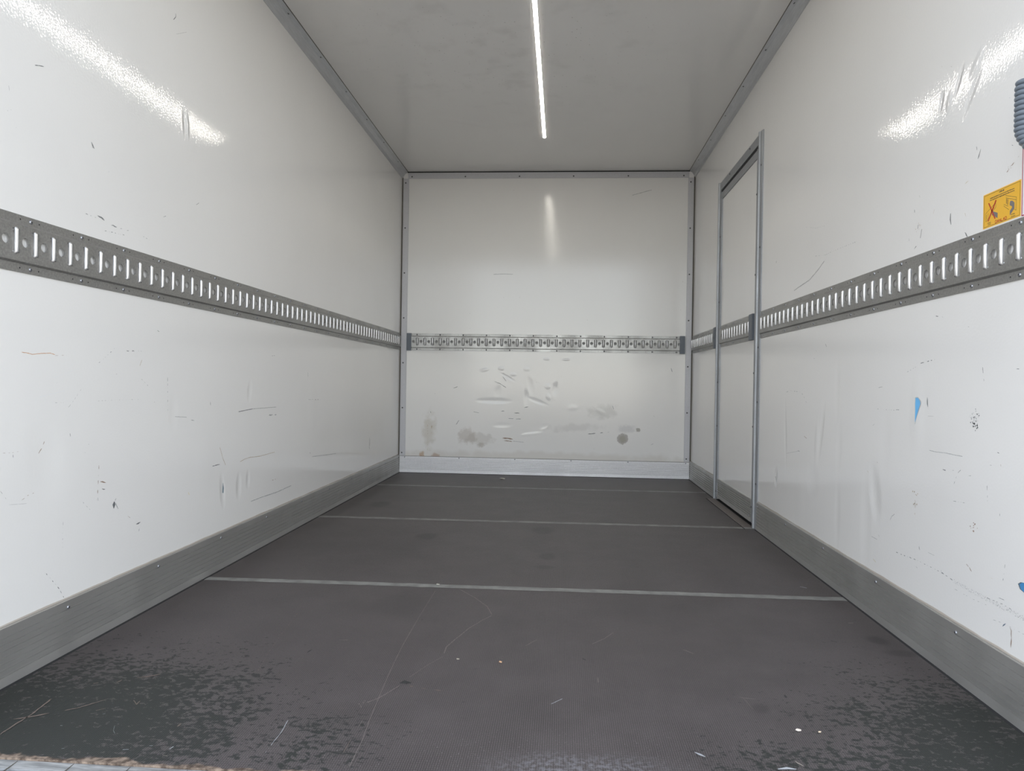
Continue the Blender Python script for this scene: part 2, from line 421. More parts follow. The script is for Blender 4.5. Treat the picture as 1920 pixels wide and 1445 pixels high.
FLOOR_MARKS = [
 ([(-0.462,2.644),(-0.463,2.339),(-0.460,2.086),(-0.456,1.984),(-0.449,1.856),(-0.442,1.752),(-0.433,1.632),(-0.422,1.516),(-0.419,1.419)], 0.0019, 'pale', 0),
 ([(-0.379,2.680),(-0.306,2.580),(-0.248,2.478),(-0.224,2.395)], 0.0036, 'pale', 0),
 ([(-0.223,2.388),(-0.249,2.338),(-0.283,2.257),(-0.311,2.158),(-0.329,2.090),(-0.328,2.038)], 0.0037, 'pale', 0),
 ([(-0.325,2.018),(-0.356,1.957),(-0.392,1.863)], 0.0018, 'pale', 0),
 ([(-0.405,1.811),(-0.423,1.770),(-0.440,1.733),(-0.463,1.705)], 0.0033, 'pale', 0),
 ([(-0.463,1.705),(-0.472,1.690)], 0.0148, 'pale', 2),
 ([(-0.380,1.810),(-0.336,1.798),(-0.276,1.789)], 0.0047, 'wood', 1),
 ([(-0.448,1.525),(-0.448,1.496),(-0.448,1.471)], 0.0015, 'wood', 0),
 ([(-0.618,1.599),(-0.611,1.544),(-0.611,1.499)], 0.0019, 'chalk', 0),
 ([(-0.611,1.499),(-0.609,1.447)], 0.0015, 'chalk', 1),
 ([(-0.874,2.331),(-0.848,2.119),(-0.827,1.982),(-0.802,1.853)], 0.0024, 'wood', 1),
 ([(-0.534,1.669),(-0.508,1.670)], 0.0058, 'wood', 2),
 ([(-0.158,2.037),(-0.155,1.924),(-0.192,1.826)], 0.0013, 'pale', 1),
 ([(-0.448,1.585),(-0.448,1.617)], 0.0015, 'pale', 0),
 ([(-0.661,2.107),(-0.633,2.111)], 0.0032, 'pale', 0),
 ([(-1.212,1.470),(-1.215,1.512),(-1.214,1.567),(-1.226,1.646)], 0.0051, 'wood', 0),
 ([(-1.236,1.538),(-1.201,1.558),(-1.180,1.577)], 0.0094, 'wood', 0),
 ([(-1.153,1.590),(-1.128,1.610),(-1.093,1.657)], 0.0053, 'wood', 0),
 ([(-1.080,1.598),(-1.067,1.613)], 0.0108, 'wood', 0),
 ([(-1.095,1.786),(-1.072,1.795),(-1.049,1.813)], 0.0127, 'wood', 0),
 ([(-1.026,1.660),(-1.005,1.637),(-1.009,1.658)], 0.0039, 'wood', 0),
 ([(-0.851,1.543),(-0.853,1.575)], 0.0057, 'wood', 1),
 ([(-1.249,1.761),(-1.237,1.772)], 0.0109, 'wood', 0),
 ([(-1.181,1.736),(-1.172,1.743)], 0.0180, 'wood', 0),
 ([(-1.129,1.749),(-1.120,1.796)], 0.0067, 'wood', 1),
 ([(-0.911,1.437),(-0.899,1.438)], 0.0080, 'chalk', 0),
 ([(-0.865,1.457),(-0.859,1.460)], 0.0068, 'chalk', 0),
 ([(-0.817,1.449),(-0.811,1.458)], 0.0131, 'chalk', 0),
 ([(-1.040,1.429),(-1.035,1.430)], 0.0070, 'chalk', 0),
 ([(-0.815,1.423),(-0.805,1.423)], 0.0057, 'chalk2', 0),
 ([(-1.112,1.521),(-1.107,1.521)], 0.0060, 'chalk', 0),
 ([(-1.054,1.584),(-1.049,1.586)], 0.0071, 'chalk', 0),
 ([(-0.993,1.535),(-0.981,1.512),(-0.968,1.498)], 0.0006, 'chalk', 0),
 ([(-1.303,2.319),(-1.287,2.324)], 0.0097, 'wood', 0),
 ([(0.297,1.549),(0.316,1.532)], 0.0105, 'chalk', 0),
 ([(0.455,1.499),(0.476,1.505),(0.493,1.499)], 0.0147, 'chalk', 0),
 ([(0.502,1.533),(0.506,1.525),(0.513,1.513)], 0.0054, 'chalk2', 0),
 ([(0.547,1.529),(0.558,1.526)], 0.0091, 'chalk2', 0),
 ([(0.458,1.833),(0.499,1.826)], 0.0038, 'pale', 0),
 ([(0.468,1.834),(0.477,1.768)], 0.0013, 'pale', 0),
 ([(0.371,2.148),(0.400,2.114)], 0.0049, 'pale', 0),
 ([(0.103,2.161),(0.142,2.210),(0.174,2.267)], 0.0031, 'pale', 0),
 ([(-0.015,1.745),(0.014,1.778)], 0.0025, 'chalk', 0),
 ([(-0.097,2.122),(-0.063,2.181)], 0.0028, 'pale', 0),
 ([(0.109,1.917),(0.107,1.883)], 0.0030, 'pale', 0),
 ([(0.947,2.874),(0.968,2.858)], 0.0193, 'chalk', 1),
 ([(0.968,2.454),(0.985,2.454)], 0.0094, 'chalk2', 1),
]
FLOOR_DARK = [
 ([(-0.406,1.823),(-0.396,1.833),(-0.380,1.834)], 0.0222, 'black', 0),
 ([(0.070,2.047),(0.082,2.031)], 0.0059, 'black', 0),
 ([(0.849,2.277),(0.862,2.264)], 0.0203, 'black', 0),
 ([(0.814,2.264),(0.824,2.256)], 0.0106, 'black', 0),
 ([(0.997,2.485),(1.005,2.483)], 0.0153, 'black', 0),
 ([(0.900,2.446),(0.906,2.446)], 0.0114, 'black', 0),
 ([(0.305,1.647),(0.318,1.621),(0.337,1.596)], 0.0143, 'black', 2),
 ([(0.343,1.654),(0.366,1.596)], 0.0067, 'black', 2),
 ([(0.288,1.548),(0.311,1.523),(0.342,1.511)], 0.0108, 'black', 2),
 ([(-0.760,1.814),(-0.722,1.818)], 0.0045, 'black', 0),
 ([(-0.537,1.832),(-0.532,1.837)], 0.0073, 'black', 0),
 ([(-0.614,1.797),(-0.601,1.810)], 0.0052, 'black', 0),
 ([(-0.615,1.659),(-0.608,1.663)], 0.0094, 'black', 0),
 ([(-0.720,1.999),(-0.712,2.026)], 0.0086, 'black', 1),
 ([(-0.603,1.439),(-0.574,1.445)], 0.0146, 'black', 2),
 ([(-0.445,1.463),(-0.439,1.467)], 0.0068, 'black', 0),
 ([(-0.673,1.553),(-0.660,1.579),(-0.635,1.594)], 0.0089, 'black', 2),
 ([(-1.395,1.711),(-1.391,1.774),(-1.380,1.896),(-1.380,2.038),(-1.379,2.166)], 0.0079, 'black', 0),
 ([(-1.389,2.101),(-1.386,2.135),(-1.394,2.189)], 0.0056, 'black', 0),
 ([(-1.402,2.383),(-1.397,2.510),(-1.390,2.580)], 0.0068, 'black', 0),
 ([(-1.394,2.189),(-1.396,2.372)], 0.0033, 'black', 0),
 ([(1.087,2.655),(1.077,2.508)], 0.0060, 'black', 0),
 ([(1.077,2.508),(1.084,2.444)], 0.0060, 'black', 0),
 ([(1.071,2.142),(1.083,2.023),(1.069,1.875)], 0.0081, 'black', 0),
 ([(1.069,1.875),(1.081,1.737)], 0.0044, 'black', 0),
]

WHITE = (0.865, 0.855, 0.84, 1)
STAIN_BROWN = srgb(168, 158, 146)
left_dents = [(2.85, 0.32, 0.016, 0.05, 0.15, -1.0), (3.00, 0.318, 0.018, 0.04, 0.0, -1.0), (3.09, 0.335, 0.014, 0.03, 0, -0.8),
              (3.094, 0.73, 0.016, 0.035, -0.15, -0.9), (2.469, 0.66, 0.02, 0.05, 0, -0.5), (1.84, 0.55, 0.05, 0.10, 0.1, -0.7),
              (2.70, 0.45, 0.05, 0.10, 0, 0.35), (3.9, 0.62, 0.06, 0.09, 0, 0.3), (2.2, 0.8, 0.2, 0.1, 0, 0.3),
              (2.515, 1.715, 0.007, 0.035, 0.15, -1.1), (2.540, 1.715, 0.007, 0.035, 0.15, 1.0)]
right_dents = [(3.521, 0.56, 0.014, 0.11, -0.1, -0.6), (3.047, 0.60, 0.016, 0.09, 0.25, -0.9), (3.10, 0.56, 0.016, 0.07, 0.1, 0.5),
               (2.856, 0.55, 0.022, 0.07, 0.1, -0.5), (2.53, 0.43, 0.03, 0.07, -0.2, -1.1), (3.143, 0.39, 0.05, 0.05, 0, -0.7),
               (2.883, 0.78, 0.02, 0.09, 0, -0.4), (2.60, 0.31, 0.03, 0.13, 0, -0.5), (3.66, 0.335, 0.016, 0.035, 0.2, -1.1),
               (2.459, 0.61, 0.03, 0.08, 0, -0.4), (2.86, 0.30, 0.02, 0.10, 0, -0.4), (3.3, 0.3, 0.05, 0.1, 0, 0.3),
               (2.25, 0.70, 0.03, 0.10, 0, 0.6), (1.99, 1.575, 0.010, 0.045, 0.7, -0.9), (2.14, 1.615, 0.008, 0.022, 0.3, -1.0),
               (2.05, 1.64, 0.008, 0.030, 0.5, -1.0), (1.965, 1.65, 0.012, 0.03, 0.8, 0.8), (2.10, 1.60, 0.010, 0.02, 0.3, 0.7)]
front_dents = [(-0.578, 0.628, 0.095, 0.018, 0.0, -1.6), (-0.545, 0.70, 0.022, 0.045, 0, -0.6), (-0.266, 0.76, 0.02, 0.06, 0.25, -0.8),
               (-0.302, 0.66, 0.016, 0.05, 0, -1.0), (-0.207, 0.63, 0.06, 0.014, -0.35, -0.8), (-0.119, 0.757, 0.018, 0.018, 0, 0.8),
               (-0.114, 0.669, 0.015, 0.022, 0.3, 0.8), (-0.661, 0.889, 0.03, 0.012, 0.2, 0.8), (-0.516, 0.904, 0.02, 0.012, 0, 0.8),
               (-0.253, 0.35, 0.07, 0.012, 0.15, 0.7), (-0.506, 0.424, 0.05, 0.016, 0, -0.7), (0.03, 0.987, 0.025, 0.008, 0, 1.2),
               (-0.135, 0.988, 0.02, 0.008, 0, 0.9), (-0.462, 0.83, 0.05, 0.01, -0.5, -0.8), (-0.412, 0.855, 0.02, 0.012, 0, 0.7),
               (-0.148, 0.421, 0.03, 0.016, 0.5, -0.6), (-0.056, 0.736, 0.02, 0.042, -0.1, -1.2), (-0.30, 0.90, 0.02, 0.014, 0, 0.7),
               (0.33, 0.55, 0.03, 0.016, -0.5, 0.6), (0.09, 0.58, 0.03, 0.02, 0, 0.5), (-0.55, 0.8, 0.25, 0.14, 0, 0.6)]
front_stains = [(-0.80, 0.325, 0.075, 0.06, 0, srgb(166, 152, 138), 0.36, (26, 1.7), 0.3),
                (-0.70, 0.30, 0.11, 0.05, 0, srgb(176, 170, 160), 0.3, (24, 1.8), 0.3),
                (-0.68, 0.25, 0.03, 0.02, 0, srgb(160, 150, 138), 0.4, (60, 1.5), 0.4),
                (0.516, 0.325, 0.044, 0.047, 0, srgb(146, 140, 134), 0.65, (40, 0.8), 0.12),
                (0.516, 0.325, 0.028, 0.030, 0, srgb(170, 166, 154), 0.8, (50, 1.2), 0.4),
                (0.55, 0.41, 0.07, 0.03, 0, srgb(182, 182, 186), 0.35, (30, 1.5), 0.5),
                (0.642, 0.405, 0.018, 0.016, 0, srgb(150, 146, 138), 0.7, (60, 1.2), 0.25),
                (0.10, 0.41, 0.18, 0.03, 0.05, srgb(186, 184, 182), 0.25, (20, 2.2), 0.5),
                (-1.13, 0.36, 0.05, 0.12, 0, srgb(190, 182, 164), 0.4, (20, 2.2), 0.5),
                (0.35, 0.55, 0.1, 0.05, 0, srgb(176, 176, 172), 0.3, (20, 2.2), 0.5),
                (-0.1, 0.16, 1.3, 0.035, 0, srgb(196, 188, 176), 0.3, (9, 2.4), 0.6),
                (-1.19, 0.150, 0.02, 0.03, 0, srgb(180, 140, 96), 0.6, (40, 1.5), 0.4),
                (-1.07, 0.148, 0.03, 0.02, 0, srgb(170, 130, 96), 0.5, (40, 1.5), 0.4)]
M_wall_left = wall_material('white_laminate_left', 'YZ', WHITE, 0.06, left_dents, [
    (3.2, 0.1535, 4.5, 0.0035, 0, srgb(140, 118, 88), 0.6, (7, 2.2), 0.5)], 0.55)
M_wall_right = wall_material('white_laminate_right', 'YZ', WHITE, 0.06, right_dents, [
    (3.2, 0.1535, 4.5, 0.0035, 0, srgb(140, 118, 88), 0.6, (7, 2.2), 0.5)], 0.55)
M_wall_front = wall_material('white_laminate_front', 'XZ', WHITE, 0.12, front_dents, front_stains, 0.3)
M_ceiling = wall_material('white_laminate_ceiling', 'XY', (0.865, 0.855, 0.84, 1), 0.13, [
    (-0.70, 4.88, 0.16, 0.03, 0.5, 0.4), (0.3, 4.2, 0.05, 0.25, 0.3, -0.3)], [], 0.2, dots=(-0.35, 3.9, 0.75, 0.75))

M_door = wall_material('white_laminate_door', 'YZ', WHITE, 0.10, [], [], 0.4)

# floor boards: brown film-faced plywood with a wire pattern, film worn or wet dark near the rear corners
k = NT('anti_slip_plywood')
nz = k.noise(5, 6, 0.65)
base = k.mix(k.ramp(nz, 0.25, 0.75), srgb(70, 65, 65), srgb(90, 84, 84))
base = k.mix(k.ramp(k.noise(1.3, 3), 0.4, 0.7, 0, 0.5), base, srgb(80, 74, 73))
wave = k.n('ShaderNodeTexWave', wave_type='BANDS', bands_direction='X')
wave.inputs['Scale'].default_value = 62.0
wave.inputs['Distortion'].default_value = 0.6
wave.inputs['Detail'].default_value = 2.0
k.l(k.coord(), wave.inputs['Vector'])
wave2 = k.n('ShaderNodeTexWave', wave_type='BANDS', bands_direction='Y')
wave2.inputs['Scale'].default_value = 40.0
wave2.inputs['Distortion'].default_value = 0.6
k.l(k.coord(), wave2.inputs['Vector'])
grid = k.math('MULTIPLY', k.ramp(wave.outputs['Fac'], 0.2, 0.9), k.ramp(wave2.outputs['Fac'], 0.0, 0.7, 0.5, 1.0))
fine = k.noise(420, 2, 0.7)
base = k.mix(k.math('MULTIPLY', grid, 0.6), base, srgb(122, 115, 115))
base = k.mix(k.ramp(fine, 0.42, 0.70, 0, 0.75), base, srgb(56, 52, 52))
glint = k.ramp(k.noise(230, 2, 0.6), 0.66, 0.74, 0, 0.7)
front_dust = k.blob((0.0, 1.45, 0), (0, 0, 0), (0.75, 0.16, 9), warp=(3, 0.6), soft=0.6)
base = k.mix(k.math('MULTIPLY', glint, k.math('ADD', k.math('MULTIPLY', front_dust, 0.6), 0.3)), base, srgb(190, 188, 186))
# worn or wet areas
def wear(loc, rot, scale, soft):
    return k.blob(loc, (0, 0, rot), scale, soft=soft)
zone = k.math('MAXIMUM', wear((-1.16, 1.52, 0), 0.0, (0.47, 0.40, 9), 0.95), wear((1.04, 1.44, 0), 0.0, (0.46, 0.52, 9), 0.95))
zone = k.math('MAXIMUM', zone, k.math('MULTIPLY', wear((0.55, 1.50, 0), 0.0, (0.30, 0.14, 9), 0.6), 0.55))
zone = k.math('MAXIMUM', zone, k.math('MULTIPLY', wear((-0.55, 1.50, 0), 0.0, (0.20, 0.16, 9), 0.6), 0.55))
stretch = k.mapping(scale=(1.0, 1.25, 1))
wn1 = k.noise(46, 6, 0.70, vec=stretch, dist=0.4)
wn2 = k.noise(7, 3, 0.5)
th = k.math('ADD', wn1, k.math('MULTIPLY', k.math('SUBTRACT', wn2, 0.5), 0.25))
worn = k.ramp(k.math('ADD', th, k.math('MULTIPLY', zone, 0.34)), 0.69, 0.73)
base = k.mix(worn, base, k.mix(fine, srgb(42, 45, 43), srgb(58, 61, 58)))
# soft dark ovals
for x, y, a, b, o in ((-0.089, 3.801, .055, .09, .55), (-0.673, 3.57, .05, .07, .6), (-0.055, 3.231, .035, .06, .5), (-0.06, 3.043, .04, .03, .4),
                      (-1.143, 4.45, .06, .1, .6), (0.995, 2.296, .03, .035, .6), (1.02, 2.19, .05, .025, .5), (0.495, 1.776, .02, .025, .45),
                      (-0.553, 2.456, .1, .12, .2), (0.3, 2.6, .2, .2, .15), (-0.9, 3.3, .3, .4, .2)):
    base = k.mix(k.math('MULTIPLY', k.blob((x, y, 0), (0, 0, 0), (a, b, 9), warp=(18, 0.5), soft=0.4), o), base, srgb(52, 49, 49))
# bare wood at the rear edge and pale chalky dust
sep = k.n('ShaderNodeSeparateXYZ')
k.l(k.coord(), sep.inputs[0])
edge = k.ramp(k.math('ADD', sep.outputs['Y'], k.math('MULTIPLY', k.math('SUBTRACT', k.noise(14, 6), 0.5), -0.07)), YS + 0.004, YS + 0.012, 1, 0)
base = k.mix(edge, base, k.mix(k.ramp(k.noise(60, 4), 0.35, 0.65), srgb(84, 70, 60), srgb(160, 142, 126)))
dust = k.math('MULTIPLY', k.blob((0.05, 1.46, 0), (0, 0, 0), (0.16, 0.05, 9), warp=(9, 1.2), soft=0.7), k.ramp(k.noise(90, 4), 0.4, 0.65))
base = k.mix(k.math('MULTIPLY', dust, 0.35), base, srgb(168, 170, 176))
hgt = k.math('ADD', k.math('MULTIPLY', grid, 0.5), k.math('MULTIPLY', worn, -0.6))
M_floor = k.set(Base_Color=base, Roughness=k.mix(worn, (0.46, 0.46, 0.46, 1), (0.55, 0.55, 0.55, 1)),
                Normal=k.bump(k.math('ADD', hgt, fine), 0.0010, 0.7), Specular_IOR_Level=0.4)

k = NT('scratched_sill_steel')
sl = k.noise(60, 5, 0.6, vec=k.mapping(scale=(0.25, 2, 2)))
M_sill = k.set(Base_Color=k.mix(k.ramp(sl, 0.35, 0.7), srgb(136, 138, 138), srgb(186, 188, 188)), Roughness=0.5, Metallic=0.2)
k = NT('asphalt')
M_ground = k.set(Base_Color=k.mix(k.noise(300, 3), srgb(84, 80, 74), srgb(110, 105, 97)), Roughness=0.9)

# ------------------------------------------------------------------ helpers
def add_box(bm, lo, hi):
    x0, y0, z0 = lo
    x1, y1, z1 = hi
    v = [bm.verts.new(p) for p in ((x0, y0, z0), (x1, y0, z0), (x1, y1, z0), (x0, y1, z0), (x0, y0, z1), (x1, y0, z1), (x1, y1, z1), (x0, y1, z1))]
    return [bm.faces.new([v[i] for i in q]) for q in ((3, 2, 1, 0), (4, 5, 6, 7), (0, 1, 5, 4), (1, 2, 6, 5), (2, 3, 7, 6), (3, 0, 4, 7))]

def add_prism(bm, prof, a, b, place):
    """closed profile [(p, q)] swept from a to b; place(t, p, q) -> point"""
    r0 = [bm.verts.new(place(a, p, q)) for p, q in prof]
    r1 = [bm.verts.new(place(b, p, q)) for p, q in prof]
    n = len(prof)
    for i in range(n):
        bm.faces.new((r0[i], r0[(i + 1) % n], r1[(i + 1) % n], r1[i]))
    bm.faces.new(r0[::-1])
    bm.faces.new(r1)

def add_cyl(bm, p0, p1, r0, r1=None, n=16, cap=True):
    p0, p1 = Vector(p0), Vector(p1)
    r1 = r0 if r1 is None else r1
    d = (p1 - p0).normalized()
    a = d.orthogonal().normalized()
    b = d.cross(a)
    c0 = [bm.verts.new(p0 + (a * math.cos(2 * PI * i / n) + b * math.sin(2 * PI * i / n)) * r0) for i in range(n)]
    c1 = [bm.verts.new(p1 + (a * math.cos(2 * PI * i / n) + b * math.sin(2 * PI * i / n)) * r1) for i in range(n)]
    for i in range(n):
        f = bm.faces.new((c0[i], c0[(i + 1) % n], c1[(i + 1) % n], c1[i]))
        f.smooth = True
    if cap:
        bm.faces.new(c0[::-1])
        bm.faces.new(c1)

def add_tube(bm, pts, radius, n=10):
    pts = [Vector(p) for p in pts]
    rings = []
    a = None
    for i, p in enumerate(pts):
        d = (pts[min(i + 1, len(pts) - 1)] - pts[max(i - 1, 0)]).normalized()
        if a is None:
            a = d.orthogonal().normalized()
        a = (a - d * a.dot(d)).normalized()
        b = d.cross(a)
        rings.append([bm.verts.new(p + (a * math.cos(2 * PI * j / n) + b * math.sin(2 * PI * j / n)) * radius) for j in range(n)])
    for r0, r1 in zip(rings, rings[1:]):
        for j in range(n):
            f = bm.faces.new((r0[j], r0[(j + 1) % n], r1[(j + 1) % n], r1[j]))
            f.smooth = True
    bm.faces.new(rings[0][::-1])
    bm.faces.new(rings[-1])

def mesh_of(name, bm, mats):
    bmesh.ops.recalc_face_normals(bm, faces=bm.faces)
    me = bpy.data.meshes.new(name)
    bm.to_mesh(me)
    bm.free()
    for mm in (mats if isinstance(mats, (list, tuple)) else [mats]):
        me.materials.append(mm)
    return me

def link(name, me, parent=None, loc=(0, 0, 0), rot=(0, 0, 0)):
    o = bpy.data.objects.new(name, me)
    COL.objects.link(o)
    o.parent = parent
    o.location = loc
    o.rotation_euler = rot
    return o

def obj(name, bm, mats, parent=None, loc=(0, 0, 0), rot=(0, 0, 0), label=None):
    o = link(name, mesh_of(name, bm, mats), parent, loc, rot)
    if label:
        o['label'] = label
    return o

def struct(name, bm, mats, label=None):
    o = obj(name, bm, mats, label=label)
    o['kind'] = 'structure'
    return o

def empty(name, loc, rotz, label=None, cat=None, parent=None, group=None):
    o = bpy.data.objects.new(name, None)
    COL.objects.link(o)
    o.empty_display_size = 0.1
    o.location = loc
    o.rotation_euler = (0, 0, rotz)
    o.parent = parent
    if label:
        o['label'] = label
    if cat:
        o['category'] = cat
    if group:
        o['group'] = group
    return o

def screw_mesh(name, r=0.0055, h=0.003):
    """pan head with a cross recess, axis along +Y"""
    bm = bmesh.new()
    n = 12
    prof = [(r, 0), (r * 0.95, h * 0.5), (r * 0.7, h * 0.9), (r * 0.3, h)]
    rings = [[bm.verts.new((math.cos(2 * PI * i / n) * a, y, math.sin(2 * PI * i / n) * a)) for i in range(n)] for a, y in prof]
    for q0, q1 in zip(rings, rings[1:]):
        for i in range(n):
            bm.faces.new((q0[i], q0[(i + 1) % n], q1[(i + 1) % n], q1[i])).smooth = True
    bm.faces.new(rings[-1])
    for a, b in ((r * 0.55, r * 0.12), (r * 0.12, r * 0.55)):
        for f in add_box(bm, (-a, h * 0.9, -b), (a, h * 1.04, b)):
            f.material_index = 1
    return mesh_of(name, bm, [M_rivet if name == 'rivet' else M_screw, M_dark])

SCREW = screw_mesh('screw')
RIVET = screw_mesh('rivet', 0.0065, 0.0025)
FACE_IN = {'left': -PI / 2, 'right': PI / 2, 'front': PI, 'up': 0}   # turns +Y to point into the room

# ------------------------------------------------------------------ room shell
bm = bmesh.new()
add_box(bm, (XL - 0.05, YB, -0.12), (XL, YF + 0.05, HC + 0.05))
wall_left = struct('wall_left', bm, M_wall_left)

D0, D1, DTOP = 4.045, 5.025, 2.132          # side door opening
bm = bmesh.new()
add_box(bm, (XR, YB, -0.12), (XR + 0.045, D0, HC + 0.05))
add_box(bm, (XR, D1, -0.12), (XR + 0.045, YF + 0.05, HC + 0.05))
add_box(bm, (XR, D0, DTOP), (XR + 0.045, D1, HC + 0.05))
add_box(bm, (XR + 0.045, YB, -0.12), (XR + 0.06, YF + 0.05, HC + 0.05))
wall_right = struct('wall_right', bm, M_wall_right)

bm = bmesh.new()
add_box(bm, (XL, YF, -0.12), (XR, YF + 0.05, HC + 0.05))
wall_front = struct('wall_front', bm, M_wall_front)

bm = bmesh.new()
add_box(bm, (XL, YB, HC), (XR, YF, HC + 0.05))
struct('ceiling', bm, M_ceiling)

bm = bmesh.new()
add_box(bm, (XL, YS, -0.10), (XR, YF, 0.0))
floor = struct('floor', bm, M_floor)
for y0, w in ((2.712, 0.045), (4.014, 0.046), (5.296, 0.046)):        # pale filler in the joints between the boards
    bm = bmesh.new()
    n = 60
    rr = random.Random(int(y0 * 10))
    xs = [XL + 0.009 + (XR - XL - 0.018) * i / n for i in range(n + 1)]
    skew = 0.012
    lo = [bm.verts.new((x, y0 + skew * (x + 0.16) - w / 2 + rr.uniform(-.0025, .0025), 0.0006)) for x in xs]
    hi = [bm.verts.new((x, y0 + skew * (x + 0.16) + w / 2 + rr.uniform(-.0025, .0025), 0.0006)) for x in xs]
    for i in range(n):
        bm.faces.new((lo[i], lo[i + 1], hi[i + 1], hi[i]))
    obj('seam', bm, M_seam, floor)

bm = bmesh.new()
add_box(bm, (-40, -40, -1.06), (40, 40, -1.0))
struct('ground', bm, M_ground)

# rear sill: steel plates with grooves and short welds
bm = bmesh.new()
prof = [(YS - 0.16, -0.12), (YS - 0.16, -0.006), (YS - 0.068, -0.006), (YS - 0.065, -0.009), (YS - 0.061, -0.009), (YS - 0.058, -0.006),
        (YS - 0.036, -0.006), (YS - 0.034, -0.009), (YS - 0.031, -0.009), (YS - 0.029, -0.006), (YS - 0.001, -0.004), (YS - 0.001, -0.12)]
add_prism(bm, prof, XL, XR, lambda t, p, q: (t, p, q))
sill = struct('trim_6', bm, M_sill)
bm = bmesh.new()
for x in (-1.10, -0.98, -0.86, -0.74, -0.62, -0.5):
    add_box(bm, (x, YS - 0.055, -0.006), (x + 0.0006, YS - 0.003, -0.0035))
obj('plate_joint', bm, M_seal, sill)

# ------------------------------------------------------------------ baseboards: ribbed aluminium kick plates
def kick_profile(h, t=0.008):
    pr = [(0, 0), (t + 0.003, 0), (t + 0.002, 0.010)]
    for i in range(7):
        z = 0.026 + i * (h - 0.038) / 7
        pr += [(t, z), (t - 0.004, z + 0.0006), (t - 0.004, z + 0.0026), (t, z + 0.0054)]
    pr += [(t, h - 0.002), (t - 0.002, h), (0, h)]
    return pr

def wall_pt(side):
    if side == 'left':
        return lambda t, d, z: (XL + d, t, z)
    if side == 'right':
        return lambda t, d, z: (XR - d, t, z)
    return lambda t, d, z: (t, YF - d, z)

def fix(parent, mesh, side, t, z, d, name):
    p = Vector(wall_pt(side)(t, d, z))
    if parent.parent is None:
        inv = parent.matrix_basis.inverted()
        p = inv @ p
        r = FACE_IN[side] - parent.rotation_euler.z
    else:
        r = FACE_IN[side]
    return link(name, mesh, parent, p, (0, 0, r))

for name, side, a, b, h, ts in (('baseboard_left', 'left', YB, YF - 0.001, 0.152, [1.47 + 0.4525 * i for i in range(11)]),
                                ('baseboard_right', 'right', YB, 3.983, 0.152, [1.51 + 0.4905 * i for i in range(6)]),
                                ('baseboard_right', 'right', 5.078, YF - 0.001, 0.152, [5.25, 5.75]),
                                ('baseboard_front', 'front', XL + 0.012, XR - 0.012, 0.141, [-1.337, -0.867, -0.39, 0.085, 0.562, 1.04])):
    bm = bmesh.new()
    add_prism(bm, kick_profile(h), a, b, wall_pt(side))
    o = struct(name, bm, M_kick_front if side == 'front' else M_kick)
    for t in ts:
        fix(o, SCREW, side, t, h - 0.021 if side != 'front' else h - 0.008, 0.008, 'screw')
    if side == 'front':
        bm = bmesh.new()
        add_box(bm, (a, YF - 0.0065, h), (b, YF, h + 0.0025))
        obj('sealant', bm, M_seal, o)
    # dark gap line where the plate meets the floor
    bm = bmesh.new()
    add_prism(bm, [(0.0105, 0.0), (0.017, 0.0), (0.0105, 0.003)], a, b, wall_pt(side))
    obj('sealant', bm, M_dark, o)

# ------------------------------------------------------------------ trims
def coved(xa, sgn):
    bm = bmesh.new()
    prof = [(0, 0), (0.047, 0), (0.047, -0.002), (0.026, -0.014), (0.010, -0.036), (0.002, -0.0585), (0, -0.0585)]
    add_prism(bm, prof, YB, YF, lambda t, p, q: (xa + sgn * p, t, HC + q))
    return bm
rivet_y = [1.55 + 0.465 * i for i in range(10)]
for name, xa, sgn in (('trim_1', XL, 1), ('trim_2', XR, -1)):
    o = struct(name, coved(xa, sgn), M_alu)
    for y in rivet_y:
        link('rivet', RIVET, o, (xa + sgn * 0.034, y - 0.02, HC - 0.0095), (-PI / 2 - 0.5, 0, -sgn * PI / 2))
    bm = bmesh.new()
    add_prism(bm, [(0.0455, 0), (0.0505, 0), (0.0475, -0.003)], YB, YF, lambda t, p, q: (xa + sgn * p, t, HC + q))
    obj('sealant', bm, M_seal, o)

bm = bmesh.new()
add_prism(bm, [(0, -0.006), (0, -0.058), (0.004, -0.058), (0.006, -0.054), (0.006, -0.006)], XL + 0.05, XR - 0.05, lambda t, p, q: (t, YF - p, HC + q))
o = struct('trim_3', bm, M_front_trim)
for x in (-1.31, -0.85, -0.388, 0.069, 0.526, 0.985):
    fix(o, RIVET, 'front', x, HC - 0.042, 0.006, 'rivet')
bm = bmesh.new()
add_box(bm, (XL + 0.045, YF - 0.008, HC - 0.008), (XR - 0.045, YF, HC))
obj('sealant', bm, M_dark, o)
for name, a, b, g0, g1 in (('trim_4', XL + 0.008, XL + 0.058, XL, XL + 0.008), ('trim_5', XR - 0.055, XR - 0.008, XR - 0.008, XR)):
    bm = bmesh.new()
    add_prism(bm, [(a, 0), (a, 0.004), (a + 0.002, 0.006), (b - 0.002, 0.006), (b, 0.004), (b, 0)], 0.141, HC - 0.058, lambda t, p, q: (p, YF - q, t))
    o = struct(name, bm, M_front_trim)
    for z in [0.17 + 0.385 * i for i in range(7)]:
        fix(o, RIVET, 'front', (a + b) / 2 - 0.004, z, 0.006, 'rivet')
    bm = bmesh.new()
    add_box(bm, (g0, YF - 0.010, 0.0), (g1, YF, HC - 0.05))
    obj('sealant', bm, M_seal, o)

# ------------------------------------------------------------------ lashing rails
RB, RH, PITCH = 1.0494, 0.1465, 0.066
SLOT_W, SLOT_Z0, SLOT_Z1, HOLE_R = 0.024, 0.0455, 0.1075, 0.0125
DF, DC = 0.003, 0.0110                      # flange and centre face, out from the wall

